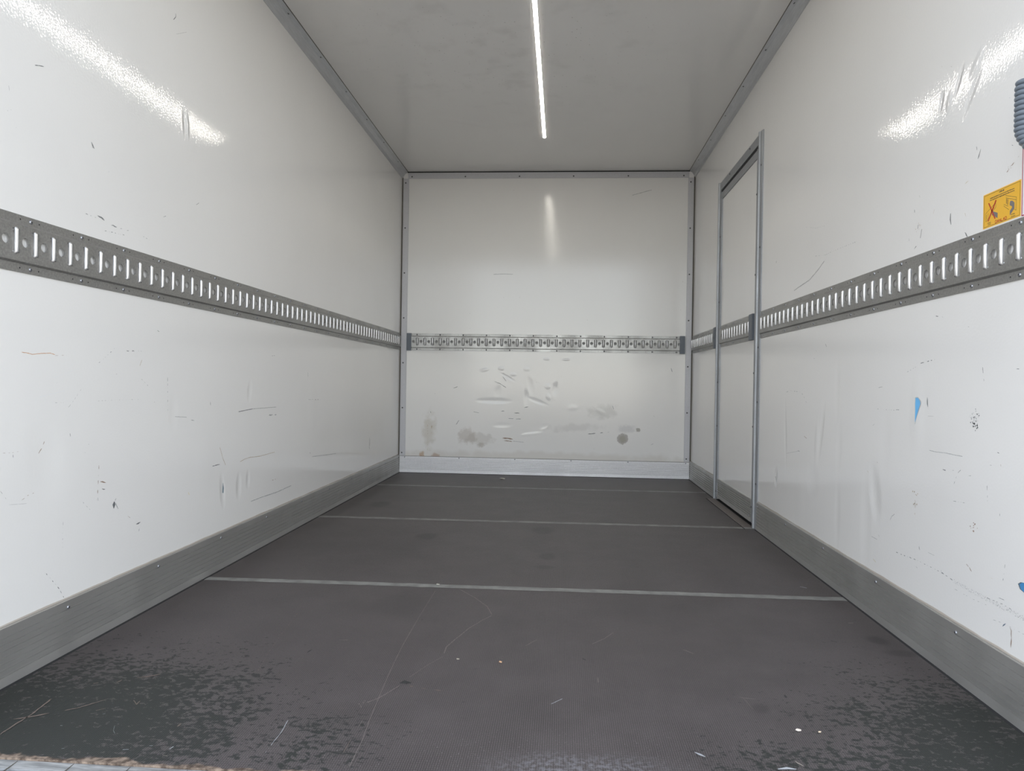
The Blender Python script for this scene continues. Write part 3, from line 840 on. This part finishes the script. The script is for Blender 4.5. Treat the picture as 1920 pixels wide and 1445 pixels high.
def rail_plate(length, first, count):
    """pressed steel rail along +X, facing +Y, bottom edge at z = 0; slots at first + i * PITCH, a round hole between slots"""
    bm = bmesh.new()
    V = {}
    def v(x, y, z):
        key = (round(x, 5), round(y, 5), round(z, 5))
        if key not in V:
            V[key] = bm.verts.new(key)
        return V[key]
    def quad(*p):
        q = [v(*a) for a in p]
        if len(set(q)) > 2:
            bm.faces.new(list(dict.fromkeys(q)))
    zc0, zc1 = 0.030, 0.117
    # flanges and steps, full length
    for z0, d0, z1, d1 in ((0, 0, 0, DF), (0, DF, 0.022, DF), (0.022, DF, 0.0265, DC), (0.0265, DC, zc0, DC), (zc1, DC, 0.1185, DC), (0.1185, DC, 0.1245, DF), (0.1245, DF, RH, DF), (RH, DF, RH, 0)):
        quad((0, d0, z0), (length, d0, z0), (length, d1, z1), (0, d1, z1))
    for x in (0, length):
        quad((x, 0, 0), (x, DF, 0), (x, DF, 0.022), (x, 0, 0.022))
        quad((x, 0, 0.1245), (x, DF, 0.1245), (x, DF, RH), (x, 0, RH))
    def flat(a, b):
        if b - a > 1e-5:
            quad((a, DC, zc0), (b, DC, zc0), (b, DC, zc1), (a, DC, zc1))
    def slot_cell(c, a, b):
        l, r = c - SLOT_W / 2, c + SLOT_W / 2
        quad((a, DC, zc0), (b, DC, zc0), (r, DC, SLOT_Z0), (l, DC, SLOT_Z0))
        quad((b, DC, zc0), (b, DC, zc1), (r, DC, SLOT_Z1), (r, DC, SLOT_Z0))
        quad((b, DC, zc1), (a, DC, zc1), (l, DC, SLOT_Z1), (r, DC, SLOT_Z1))
        quad((a, DC, zc1), (a, DC, zc0), (l, DC, SLOT_Z0), (l, DC, SLOT_Z1))
        di = DC - 0.004
        for p, q in (((l, SLOT_Z0), (r, SLOT_Z0)), ((r, SLOT_Z0), (r, SLOT_Z1)), ((r, SLOT_Z1), (l, SLOT_Z1)), ((l, SLOT_Z1), (l, SLOT_Z0))):
            quad((p[0], DC, p[1]), (q[0], DC, q[1]), (q[0], di, q[1]), (p[0], di, p[1]))
    def hole_cell(c, a, b):
        zc = (SLOT_Z0 + SLOT_Z1) / 2
        ang = [2 * PI * i / 24 for i in range(24)] + [math.atan2(z - zc, x - c) % (2 * PI) for x in (a, b) for z in (zc0, zc1)]
        ang = sorted(set(round(t, 6) for t in ang))
        def edge(t):
            cx, sz = math.cos(t), math.sin(t)
            k = min(((b - c) / cx if cx > 1e-9 else (a - c) / cx if cx < -1e-9 else 9), ((zc1 - zc) / sz if sz > 1e-9 else (zc0 - zc) / sz if sz < -1e-9 else 9))
            return (c + cx * k, DC, zc + sz * k)
        for t0, t1 in zip(ang, ang[1:] + ang[:1]):
            p0 = (c + math.cos(t0) * HOLE_R, DC, zc + math.sin(t0) * HOLE_R)
            p1 = (c + math.cos(t1) * HOLE_R, DC, zc + math.sin(t1) * HOLE_R)
            quad(p0, edge(t0), edge(t1), p1)
            quad(p0, p1, (p1[0], DC - 0.004, p1[2]), (p0[0], DC - 0.004, p0[2]))
    h = PITCH / 4
    x = 0.0
    for i in range(count):
        c = first + i * PITCH
        if c - h < 0 or c + h > length:
            continue
        if i == 0 and c - 3 * h > 0:
            flat(0, c - 3 * h)
            hole_cell(c - 2 * h, c - 3 * h, c - h)
            x = c - h
        flat(x, c - h)
        slot_cell(c, c - h, c + h)
        x = c + h
        if c + 3 * h <= length:
            hole_cell(c + 2 * h, c + h, c + 3 * h)
            x = c + 3 * h
    flat(x, length)
    # pilot holes in the flanges
    n = int(length / 0.066)
    for i in range(n):
        for z in (0.011, 0.1355):
            cx = first + (i - 0.35) * PITCH
            if 0.004 < cx < length - 0.004 and i % 3 != 2:
                f = bm.faces.new([bm.verts.new((cx + 0.0022 * math.cos(t * PI / 4), DF + 0.0002, z + 0.0022 * math.sin(t * PI / 4))) for t in range(8)])
                f.material_index = 1
    me = bpy.data.meshes.new('rail_plate')
    bm.normal_update()
    for f in bm.faces:
        if f.normal.y < -0.5:
            f.normal_flip()
    bm.to_mesh(me)
    bm.free()
    me.materials.append(M_rail)
    me.materials.append(M_dark)
    return me

bm = bmesh.new()
zc = (SLOT_Z1 - SLOT_Z0) / 2
add_tube(bm, [(0, -0.010, -zc + 0.0008), (0, -0.002, -zc + 0.0012), (0, 0, -zc + 0.003), (0, 0, 0), (0, 0, zc - 0.003), (0, -0.002, zc - 0.0012), (0, -0.010, zc - 0.0008)], 0.0054, 14)
ROD = mesh_of('tie_bar', bm, M_rod)

def build_rail(root, length, first, count, screws, caps=(), screw=None):
    link('rail_plate', rail_plate(length, first, count), root)
    for i in range(count):
        link('tie_bar', ROD, root, (first + i * PITCH, DC + 0.0005, (SLOT_Z0 + SLOT_Z1) / 2))
    for x in screws:
        for z in (0.0115, 0.135):
            link('screw', screw or SCREW, root, (x, DF, z))
    for x0, x1, d in caps:
        bm = bmesh.new()
        add_box(bm, (x0, 0, -0.001), (x1, d, RH + 0.001))
        bmesh.ops.bevel(bm, geom=bm.edges[:], offset=0.0015, segments=2, affect='EDGES')
        obj('end_cap', bm, M_cap, root, label='slate grey flat end cap')
    return root

# left wall: local +X runs from the front wall back to the rear
y_hi = YF - 0.012
left_len = y_hi - (YB + 0.03)
cnt = 70
first = y_hi - (1.7084 + 64 * PITCH)
rail = empty('lashing_rail', (XL, y_hi, RB), FACE_IN['left'], 'long grey steel lashing rail with slots and bars on the left wall', 'lashing rail')
build_rail(rail, left_len, first, int((left_len - first - 0.03) / PITCH) + 1, [y_hi - (1.768 + 0.198 * i) for i in range(-2, 22)])

# front wall: local +X runs from right to left
rail = empty('lashing_rail', (1.017, YF, RB - 0.002), FACE_IN['front'], 'bright steel lashing rail with dark end caps across the front wall', 'lashing rail')
flen = 1.017 + 1.334
build_rail(rail, flen, 0.0815, 34, [0.069 + 0.1995 * i for i in range(12)], [(0.0, 0.043, 0.016), (flen - 0.040, flen, 0.016)], RIVET)

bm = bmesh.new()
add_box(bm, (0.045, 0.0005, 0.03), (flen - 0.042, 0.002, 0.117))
obj('slot_shade', bm, plain('slot_shade_grey', (0.30, 0.30, 0.295, 1), 0.6), rail)  # grey strip added behind the slots to shade them
# right wall, rear of the door: local +X runs forward
rail = empty('lashing_rail', (XR, YB + 0.03, RB), FACE_IN['right'], 'grey steel lashing rail on the right wall below the yellow sticker', 'lashing rail')
f0 = 3.937 - 39 * PITCH - (YB + 0.03)
build_rail(rail, 3.976 - (YB + 0.03), f0, 40, [3.945 - 0.198 * i - (YB + 0.03) for i in range(13)])
# right wall, between door and front wall
rail = empty('lashing_rail', (XR, 5.082, RB), FACE_IN['right'], 'short grey steel lashing rail between side door and front corner', 'lashing rail')
build_rail(rail, YF - 0.012 - 5.082, 5.206 - 5.082, 13, [0.075 + 0.2 * i for i in range(5)], [(0.004, 0.066, 0.016)])

# ------------------------------------------------------------------ side door
door = empty('door_1', (XR, D0, 0), FACE_IN['right'])      # local x forward along the wall, y into the room, z up
door['kind'] = 'structure'
DW = D1 - D0
bm = bmesh.new()
add_box(bm, (0.012, -0.036, 0.022), (DW - 0.012, 0.0, 2.112))
obj('door_leaf', bm, M_door, door)
bm = bmesh.new()
add_box(bm, (0.0, -0.0445, 0.0), (DW, -0.038, DTOP))
add_box(bm, (0.02, -0.036, 2.1145), (DW - 0.02, 0.002, 2.1315))  # dark filler flush in the head gap, in place of its shade
obj('seal_and_gap_shade', bm, M_dark, door)
def jamb(a, b, z1, rib):
    """upright frame profile with a raised bead"""
    bm = bmesh.new()
    w = b - a
    prof = [(a, 0), (a, 0.006), (a + 0.18 * w, 0.010), (a + 0.45 * w, 0.010), (a + 0.5 * w, rib), (a + 0.72 * w, rib), (a + 0.78 * w, 0.008), (b, 0.006), (b, 0)]
    add_prism(bm, prof, 0.002, z1, lambda t, p, q: (p, q, t))
    return bm
fr = empty('door_frame', (0, 0, 0), 0, parent=door)
obj('jamb', jamb(3.980 - D0, 4.052 - D0, 2.19, 0.018), M_jamb, fr)
obj('jamb', jamb(5.082 - D0, 5.012 - D0, 2.19, 0.018), M_jamb, fr)
bm = bmesh.new()
add_prism(bm, [(2.132, 0), (2.132, 0.008), (2.186, 0.008), (2.190, 0.005), (2.190, 0)], 4.03 - D0, 5.03 - D0, lambda t, p, q: (t, q, p))
obj('head', bm, M_jamb, fr)
bm = bmesh.new()
add_prism(bm, [(2.066, -0.002), (2.066, 0.006), (2.112, 0.006), (2.114, 0.002), (2.114, -0.03)], 0.020, DW - 0.020, lambda t, p, q: (t, q, p))
obj('top_edge', bm, M_jamb, door)
for a, b in ((0.018, 0.058), (DW - 0.058, DW - 0.018)):
    bm = bmesh.new()
    w = b - a
    prof = [(a, -0.01), (a, 0.009), (a + 0.3 * w, 0.011), (a + 0.35 * w, 0.006), (a + 0.7 * w, 0.006), (a + 0.75 * w, 0.004), (b, 0.003), (b, -0.01)]
    add_prism(bm, prof, 0.022, 2.112, lambda t, p, q: (p, q, t))
    obj('side_edge', bm, M_jamb, door)
bm = bmesh.new()
add_prism(bm, [(d, z + 0.022) for d, z in kick_profile(0.128, 0.007)], 0.056, DW - 0.056, lambda t, p, q: (t, p, q))
obj('kick_plate', bm, M_kick, door)
for x, z in ((0.10, 0.05), (DW - 0.07, 0.05)):
    link('screw', SCREW, door, (x, 0.008, z))
for z in (0.25, 0.70, 1.0, 1.55, 2.0):
    link('screw', RIVET, door, (3.995 - D0, 0.009, z))
    link('screw', RIVET, door, (0.03, 0.010, z - 0.14))
    link('screw', RIVET, door, (5.07 - D0, 0.009, z))
    link('screw', RIVET, door, (DW - 0.03, 0.010, z - 0.19))
for x in (0.2, 0.7):
    link('screw', RIVET, door, (x, 0.008, 2.17))
dr = empty('lashing_rail', (0.058, 0, RB), 0, parent=door)
build_rail(dr, DW - 0.116, 4.203 - D0 - 0.058, 11, [0.10 + 0.198 * i for i in range(4)] + [DW - 0.14], [(0.002, 0.078, 0.016)])
bm = bmesh.new()
add_prism(bm, [(0.008, 0), (0.062, 0), (0.060, 0.0045), (0.010, 0.0045)], 0.0, DW, lambda t, p, q: (t, p, q))
obj('threshold', bm, plain('threshold_alu', srgb(122, 114, 110), 0.5, 0.3), door)
bm = bmesh.new()
add_box(bm, (-0.05, 0.062, 0.0), (DW + 0.02, 0.067, 0.0012))
add_box(bm, (0.0, -0.03, 0.0), (DW, 0.008, 0.0015))
obj('door_gap', bm, M_dark, door)

# ------------------------------------------------------------------ ceiling lamp
lamp = empty('strip_light', (-0.157, 3.51, HC), 0, 'long thin glowing white strip light along the middle of the ceiling', 'lamp')
def stadium(hw, hl, z, n=10):
    return [(hw * math.cos(PI * i / n), hl - hw + hw * math.sin(PI * i / n), z) for i in range(n + 1)] + [(-hw * math.cos(PI * i / n), -hl + hw - hw * math.sin(PI * i / n), z) for i in range(n + 1)]
def stadium_solid(hw, hl, z0, z1):
    bm = bmesh.new()
    a = [bm.verts.new(p) for p in stadium(hw, hl, z0)]
    b = [bm.verts.new(p) for p in stadium(hw, hl, z1)]
    n = len(a)
    for i in range(n):
        bm.faces.new((a[i], a[(i + 1) % n], b[(i + 1) % n], b[i]))
    bm.faces.new(a)
    bm.faces.new(b)
    return bm
obj('housing', stadium_solid(0.0125, 1.70, -0.0012, 0.0), plain('lamp_housing', (0.45, 0.45, 0.45, 1), 0.4), lamp)
k = NT('lamp_diffuser')
k.set(Base_Color=(0.9, 0.9, 0.88, 1), Roughness=0.4, Emission_Color=(1.0, 0.95, 0.85, 1), Emission_Strength=LED_STRENGTH)
obj('diffuser', stadium_solid(0.0102, 1.696, -0.0022, -0.0011), k.m, lamp)

# ------------------------------------------------------------------ stickers on the right wall
def flat_poly(bm, pts, d, mi=0):
    f = bm.faces.new([bm.verts.new((XR - d, y, z)) for y, z in pts])
    f.material_index = mi
    return f
def bar(bm, a, b, w, d, mi):
    (y0, z0), (y1, z1) = a, b
    t = Vector((y1 - y0, z1 - z0)).normalized() * w / 2
    flat_poly(bm, [(y0 - t.y, z0 + t.x), (y1 - t.y, z1 + t.x), (y1 + t.y, z1 - t.x), (y0 + t.y, z0 - t.x)], d, mi)
def sheet(y0, y1, z0, z1, r, t):
    bm = bmesh.new()
    pts = []
    for cy, cz, s in ((y0 + r, z0 + r, 2), (y1 - r, z0 + r, 3), (y1 - r, z1 - r, 0), (y0 + r, z1 - r, 1)):
        for i in range(6):
            a = (s + i / 5) * PI / 2
            pts.append((cy + r * math.cos(a), cz + r * math.sin(a)))
    add_prism(bm, pts, XR, XR - t, lambda u, p, q: (u, p, q))
    return bm
M_yellow = plain('sticker_yellow', srgb(240, 186, 62), 0.35)
M_ink = plain('sticker_ink', srgb(96, 82, 60), 0.5)
M_strap = plain('sticker_grey', srgb(122, 116, 116), 0.5)
M_redink = plain('sticker_red', srgb(190, 62, 44), 0.5)
M_whitepaper = plain('sticker_white', srgb(236, 232, 238), 0.35)
M_rim = plain('sticker_rim', srgb(250, 214, 150), 0.4)

st = obj('warning_sticker', sheet(1.771, 1.9245, 1.2005, 1.2895, 0.004, 0.0004), [M_rim])
st['label'] = 'yellow warning sticker with red cross and hook drawings above the right rail'
st['category'] = 'sticker'
st.visible_shadow = True
bm = bmesh.new()
flat_poly(bm, [(1.7725, 1.202), (1.923, 1.202), (1.923, 1.288), (1.7725, 1.288)], 0.0005)
obj('yellow_field', bm, M_yellow, st)
d = 0.00065
bm = bmesh.new()
for a, b in (((1.919, 1.285), (1.776, 1.285)), ((1.919, 1.2045), (1.776, 1.2045)), ((1.9195, 1.205), (1.9195, 1.285)), ((1.7755, 1.205), (1.7755, 1.285))):
    bar(bm, a, b, 0.0009, d, 0)
rr = random.Random(4)
def scribble(y0, y1, z, h):
    y = y0
    while y > y1:
        w = rr.uniform(0.0015, 0.0042)
        bar(bm, (y, z), (max(y - w, y1), z + rr.uniform(-.0004, .0004)), h * rr.uniform(0.6, 1.0), d, 0)
        y -= w + 0.0007
scribble(1.857, 1.837, 1.2805, 0.0042)
scribble(1.895, 1.797, 1.2735, 0.0030)
scribble(1.896, 1.797, 1.2685, 0.0030)
scribble(1.904, 1.889, 1.2125, 0.0022)
scribble(1.903, 1.890, 1.2085, 0.0022)
scribble(1.809, 1.794, 1.2125, 0.0022)
scribble(1.808, 1.792, 1.2075, 0.0022)
# rail drawings
for a, b in (((1.913, 1.239), (1.871, 1.258)), ((1.911, 1.218), (1.870, 1.246)), ((1.913, 1.239), (1.911, 1.218)), ((1.871, 1.258), (1.870, 1.246)),
             ((1.909, 1.236), (1.9075, 1.224)), ((1.902, 1.238), (1.901, 1.227)), ((1.878, 1.251), (1.877, 1.243)),
             ((1.831, 1.265), (1.788, 1.250)), ((1.830, 1.259), (1.789, 1.244)), ((1.789, 1.250), (1.789, 1.219)), ((1.838, 1.241), (1.817, 1.227)),
             ((1.838, 1.245), (1.820, 1.236)), ((1.827, 1.256), (1.827, 1.244)), ((1.822, 1.254), (1.822, 1.240)), ((1.795, 1.222), (1.789, 1.219))):
    bar(bm, a, b, 0.0009 if a[0] != 1.827 and a[0] != 1.822 else 0.0022, d, 0)
obj('printing', bm, M_ink, st)
bm = bmesh.new()
flat_poly(bm, [(1.883, 1.239), (1.862, 1.230), (1.862, 1.217), (1.886, 1.230)], d)
flat_poly(bm, [(1.812, 1.247), (1.804, 1.2455), (1.796, 1.239), (1.796, 1.224), (1.802, 1.220), (1.813, 1.212), (1.813, 1.223), (1.805, 1.229), (1.805, 1.232), (1.814, 1.237), (1.814, 1.242)], d)
obj('strap_drawing', bm, M_strap, st)
bm = bmesh.new()
flat_poly(bm, [(1.902, 1.263), (1.898, 1.264), (1.870, 1.218), (1.874, 1.217)], d + 0.0002)
flat_poly(bm, [(1.871, 1.265), (1.867, 1.262), (1.900, 1.2165), (1.904, 1.218)], d + 0.0002)
# the word in block capitals, built from strokes: read from larger y to smaller y
H, Wd, S = 0.0066, 0.0060, 0.0016
def glyph(ch, y, z):
    P = lambda u, w: (y - u * Wd, z + w * H)
    L = {'D': [((0, 0), (0, 1)), ((0, 1), (.8, 1)), ((.8, 1), (1, .75)), ((1, .75), (1, .25)), ((1, .25), (.8, 0)), ((.8, 0), (0, 0))],
         'A': [((0, 0), (.5, 1)), ((.5, 1), (1, 0)), ((.25, .35), (.75, .35))],
         'N': [((0, 0), (0, 1)), ((0, 1), (1, 0)), ((1, 0), (1, 1))],
         'L': [((0, 1), (0, 0)), ((0, 0), (.95, 0))]}[ch]
    for a, b in L:
        bar(bm, P(*a), P(*b), S, d, 0)
for i, ch in enumerate('DANLAD'):
    glyph(ch, 1.8715 - i * 0.0080, 1.2062)
obj('red_printing', bm, M_redink, st)

st = obj('notice_sticker', sheet(1.64, 1.7695, 1.198, 1.372, 0.004, 0.0004), [M_whitepaper])
st['label'] = 'white notice sticker with red border hanging behind the coiled cable'
st['category'] = 'sticker'
bm = bmesh.new()
for a, b in (((1.7675, 1.2), (1.7675, 1.37)), ((1.642, 1.2), (1.642, 1.37)), ((1.642, 1.2005), (1.7685, 1.2005)), ((1.642, 1.3695), (1.7685, 1.3695))):
    bar(bm, a, b, 0.0028, 0.0006, 0)
obj('red_border', bm, plain('border_red', srgb(176, 74, 92), 0.4), st)

# ------------------------------------------------------------------ coiled cable
cab = empty('coiled_cable', (1.044, 1.690, 1.486), 0, 'slate blue coiled cable hanging on right wall above the stickers', 'cable')
pts = []
turns, wire = 13.6, 0.0060
for i in range(int(turns * 28) + 1):
    t = i / 28
    z = -0.0116 * t
    off = 0.0 if t < 9 else 0.0026 * (t - 9) ** 1.75
    if t < 0.8:
        off = 0.004 * (0.8 - t)
    a = 2 * PI * t + 0.5 * PI
    pts.append((0.0235 * math.cos(a), 0.0235 * math.sin(a) - off, z))
bm = bmesh.new()
add_tube(bm, pts, wire, 10)
M_cable = plain('cable_sheath', srgb(116, 126, 138), 0.38)
obj('coil', bm, M_cable, cab)
p1, p0 = pts[-1], pts[0]
bm = bmesh.new()
add_tube(bm, [p1, (0.0, p1[1] - 0.04, p1[2] - 0.012), (0.012, p1[1] - 0.08, p1[2] - 0.02), (0.018, -0.16, p1[2] + 0.01), (0.02, -0.19, -0.08), (0.02, -0.19, -0.03)], wire, 10)
add_tube(bm, [p0, (0.0, p0[1] - 0.06, 0.012), (0.015, -0.11, 0.012), (0.02, -0.17, 0.0)], wire, 10)
obj('lead', bm, M_cable, cab)
bm = bmesh.new()
add_box(bm, (0.0, -0.215, -0.035), (XR - 1.044, -0.165, 0.02))
bmesh.ops.bevel(bm, geom=bm.edges[:], offset=0.004, segments=2, affect='EDGES')
obj('socket', bm, M_cap, cab)

# ------------------------------------------------------------------ crumbs lying on the floor
def crumb(name, x, y, s, col, label, cat='crumb', flat=0.5):
    rr = random.Random(int((x + 5) * 1000))
    bm = bmesh.new()
    bmesh.ops.create_icosphere(bm, subdivisions=2, radius=s)
    for v in bm.verts:
        v.co *= rr.uniform(0.75, 1.2)
        v.co.z *= flat
        v.co.x *= 1.5
    lo = min(v.co.z for v in bm.verts)
    for v in bm.verts:
        v.co.z -= lo
    o = obj(name, bm, plain('crumb_' + name, col, 0.8), None, (x, y, 0.0004), (0, 0, rr.uniform(0, 3)))
    o['label'] = label
    o['category'] = cat
crumb('wood_chip', -0.160, 1.990, 0.0038, srgb(220, 178, 140), 'tiny orange wood chip alone near the middle of the floor')
crumb('paint_flake', 0.552, 1.669, 0.0045, srgb(236, 226, 214), 'white paint flake on floor, larger of two near right rear corner', 'flake')
crumb('paint_flake', 0.599, 1.667, 0.0028, srgb(236, 216, 190), 'small pale paint flake right of the larger white flake', 'flake')
crumb('pebble', -0.465, 2.718, 0.0062, srgb(176, 174, 164), 'small pale pebble on the nearest floor seam', 'pebble')
crumb('paper_scrap', -0.471, 5.76, 0.016, srgb(190, 186, 176), 'crumpled pale scrap on floor close to the front wall', 'scrap', 0.35)
crumb('paint_flake', -0.282, 2.001, 0.0035, srgb(200, 192, 176), 'pale flat flake on floor left of the orange wood chip', 'flake', 0.25)

# ------------------------------------------------------------------ scuffs, scratches and chips, each with its own shape
INK = {'orange': (204, 152, 108), 'brown': (146, 124, 106), 'grey': (132, 134, 134), 'grey2': (156, 158, 159), 'dark': (106, 109, 111), 'tan': (178, 162, 138),
       'green': (92, 108, 84), 'yellow': (214, 196, 92), 'white': (226, 228, 230), 'cream': (206, 200, 180), 'slate': (98, 116, 134), 'rust': (176, 128, 88),
       'pale': (134, 126, 122), 'wood': (126, 112, 104), 'chalk': (186, 190, 194), 'chalk2': (168, 160, 148), 'black': (50, 53, 52)}
INK_KEYS = list(INK)
M_INK = [plain('mark_' + c, srgb(*INK[c]), 0.6) for c in INK_KEYS]
def marks_mesh(rows, place, seed):
    rr = random.Random(seed)
    bm = bmesh.new()
    used = []
    def mat(c):
        if c not in used:
            used.append(c)
        return used.index(c)
    def poly(pts, mi):
        f = bm.faces.new([bm.verts.new(place(a, b)) for a, b in pts])
        f.material_index = mi
    for pts, w, c, mode in rows:
        mi = mat(c)
        P = [Vector(p) for p in pts]
        seg = []
        step = max(w * 1.2, 0.003)
        for a, b in zip(P, P[1:]):
            n = max(1, int((b - a).length / step))
            seg += [a.lerp(b, i / n) for i in range(n)]
        seg.append(P[-1])
        if mode == 2:                                        # speckled patch along the stroke
            for i, p in enumerate(seg):
                d = (seg[min(i + 1, len(seg) - 1)] - seg[max(i - 1, 0)]).normalized()
                nrm = Vector((-d.y, d.x))
                for j in range(6):
                    q = p + nrm * rr.uniform(-.6, .6) * w * 1.4 + d * rr.uniform(-.5, .5) * step
                    s = w * rr.uniform(0.05, 0.15)
                    poly([(q.x + s * rr.uniform(.6, 1.3) * math.cos(t), q.y + s * rr.uniform(.6, 1.3) * math.sin(t)) for t in (0, 1, 2.1, 3.1, 4.2, 5.2)], mi)
            continue
        on = True
        left = rr.uniform(2, 6)
        run = []
        def flush(run):
            if len(run) < 2:
                return
            L, Rr = [], []
            for i, p in enumerate(run):
                d = (run[min(i + 1, len(run) - 1)] - run[max(i - 1, 0)]).normalized()
                nrm = Vector((-d.y, d.x))
                e = 0.25 if i in (0, len(run) - 1) else 1.0
                hw = w * 0.38 * rr.uniform(0.6, 1.25) * e
                q = p + nrm * rr.uniform(-.2, .2) * w
                L.append(q + nrm * hw)
                Rr.append(q - nrm * hw)
            for i in range(len(run) - 1):
                poly([L[i], L[i + 1], Rr[i + 1], Rr[i]], mi)
        for p in seg:
            if on:
                run.append(p)
            if mode == 1:
                left -= 1
                if left <= 0:
                    if on:
                        flush(run)
                        run = []
                    on = not on
                    left = rr.uniform(1, 4) if on else rr.uniform(0.5, 3)
        flush(run)
    me = bpy.data.meshes.new('scuff_marks')
    bm.to_mesh(me)
    bm.free()
    for c in used:
        me.materials.append(M_INK[INK_KEYS.index(c)])
    return me
link('scuff_marks', marks_mesh(LEFT_MARKS, lambda a, b: (XL + 0.0004, a, b), 1), wall_left)
link('scuff_marks', marks_mesh(RIGHT_MARKS, lambda a, b: (XR - 0.0004, a, b), 2), wall_right)
link('scuff_marks', marks_mesh(FRONT_MARKS, lambda a, b: (a, YF - 0.0004, b), 3), wall_front)
link('scuff_marks', marks_mesh(FLOOR_MARKS, lambda a, b: (a, b, 0.0008), 4), floor)
link('scuff_marks', marks_mesh(FLOOR_DARK, lambda a, b: (a, b, 0.0005), 5), floor)

def chip(pts, d0, col, rim, label):
    """a gouge showing the coloured core inside a pale torn rim"""
    cy = sum(p[0] for p in pts) / len(pts)
    cz = sum(p[1] for p in pts) / len(pts)
    side = XR if d0 > 0 else XL
    s = -1 if d0 > 0 else 1
    bm = bmesh.new()
    inner = [bm.verts.new((side + s * 0.0006, y, z)) for y, z in pts]
    outer = [bm.verts.new((side + s * 0.0012, y + (y - cy) * 0.22, z + (z - cz) * 0.06)) for y, z in pts]
    n = len(pts)
    bm.faces.new(inner)
    for i in range(n):
        f = bm.faces.new((inner[i], inner[(i + 1) % n], outer[(i + 1) % n], outer[i]))
        f.material_index = 1
    obj('paint_chip', bm, [plain('chip_core', col, 0.7), plain('chip_rim', rim, 0.5)], wall_right if d0 > 0 else wall_left, label=label)
chip([(2.259, 0.759), (2.244, 0.760), (2.232, 0.751), (2.229, 0.742), (2.243, 0.718), (2.254, 0.695), (2.2585, 0.680), (2.2605, 0.692), (2.2595, 0.72), (2.2605, 0.74)],
     1, srgb(120, 196, 250), srgb(206, 208, 206), 'bright blue gouge')
chip([(1.750, 0.332), (1.742, 0.338), (1.700, 0.345), (1.700, 0.32), (1.730, 0.318), (1.744, 0.322)], 1, srgb(70, 140, 196), srgb(96, 112, 124), 'deep blue gouge')
chip([(2.853, 0.352), (2.850, 0.33), (2.849, 0.313), (2.857, 0.310), (2.859, 0.33)], -1, srgb(112, 136, 148), srgb(150, 156, 160), 'grey blue gouge')
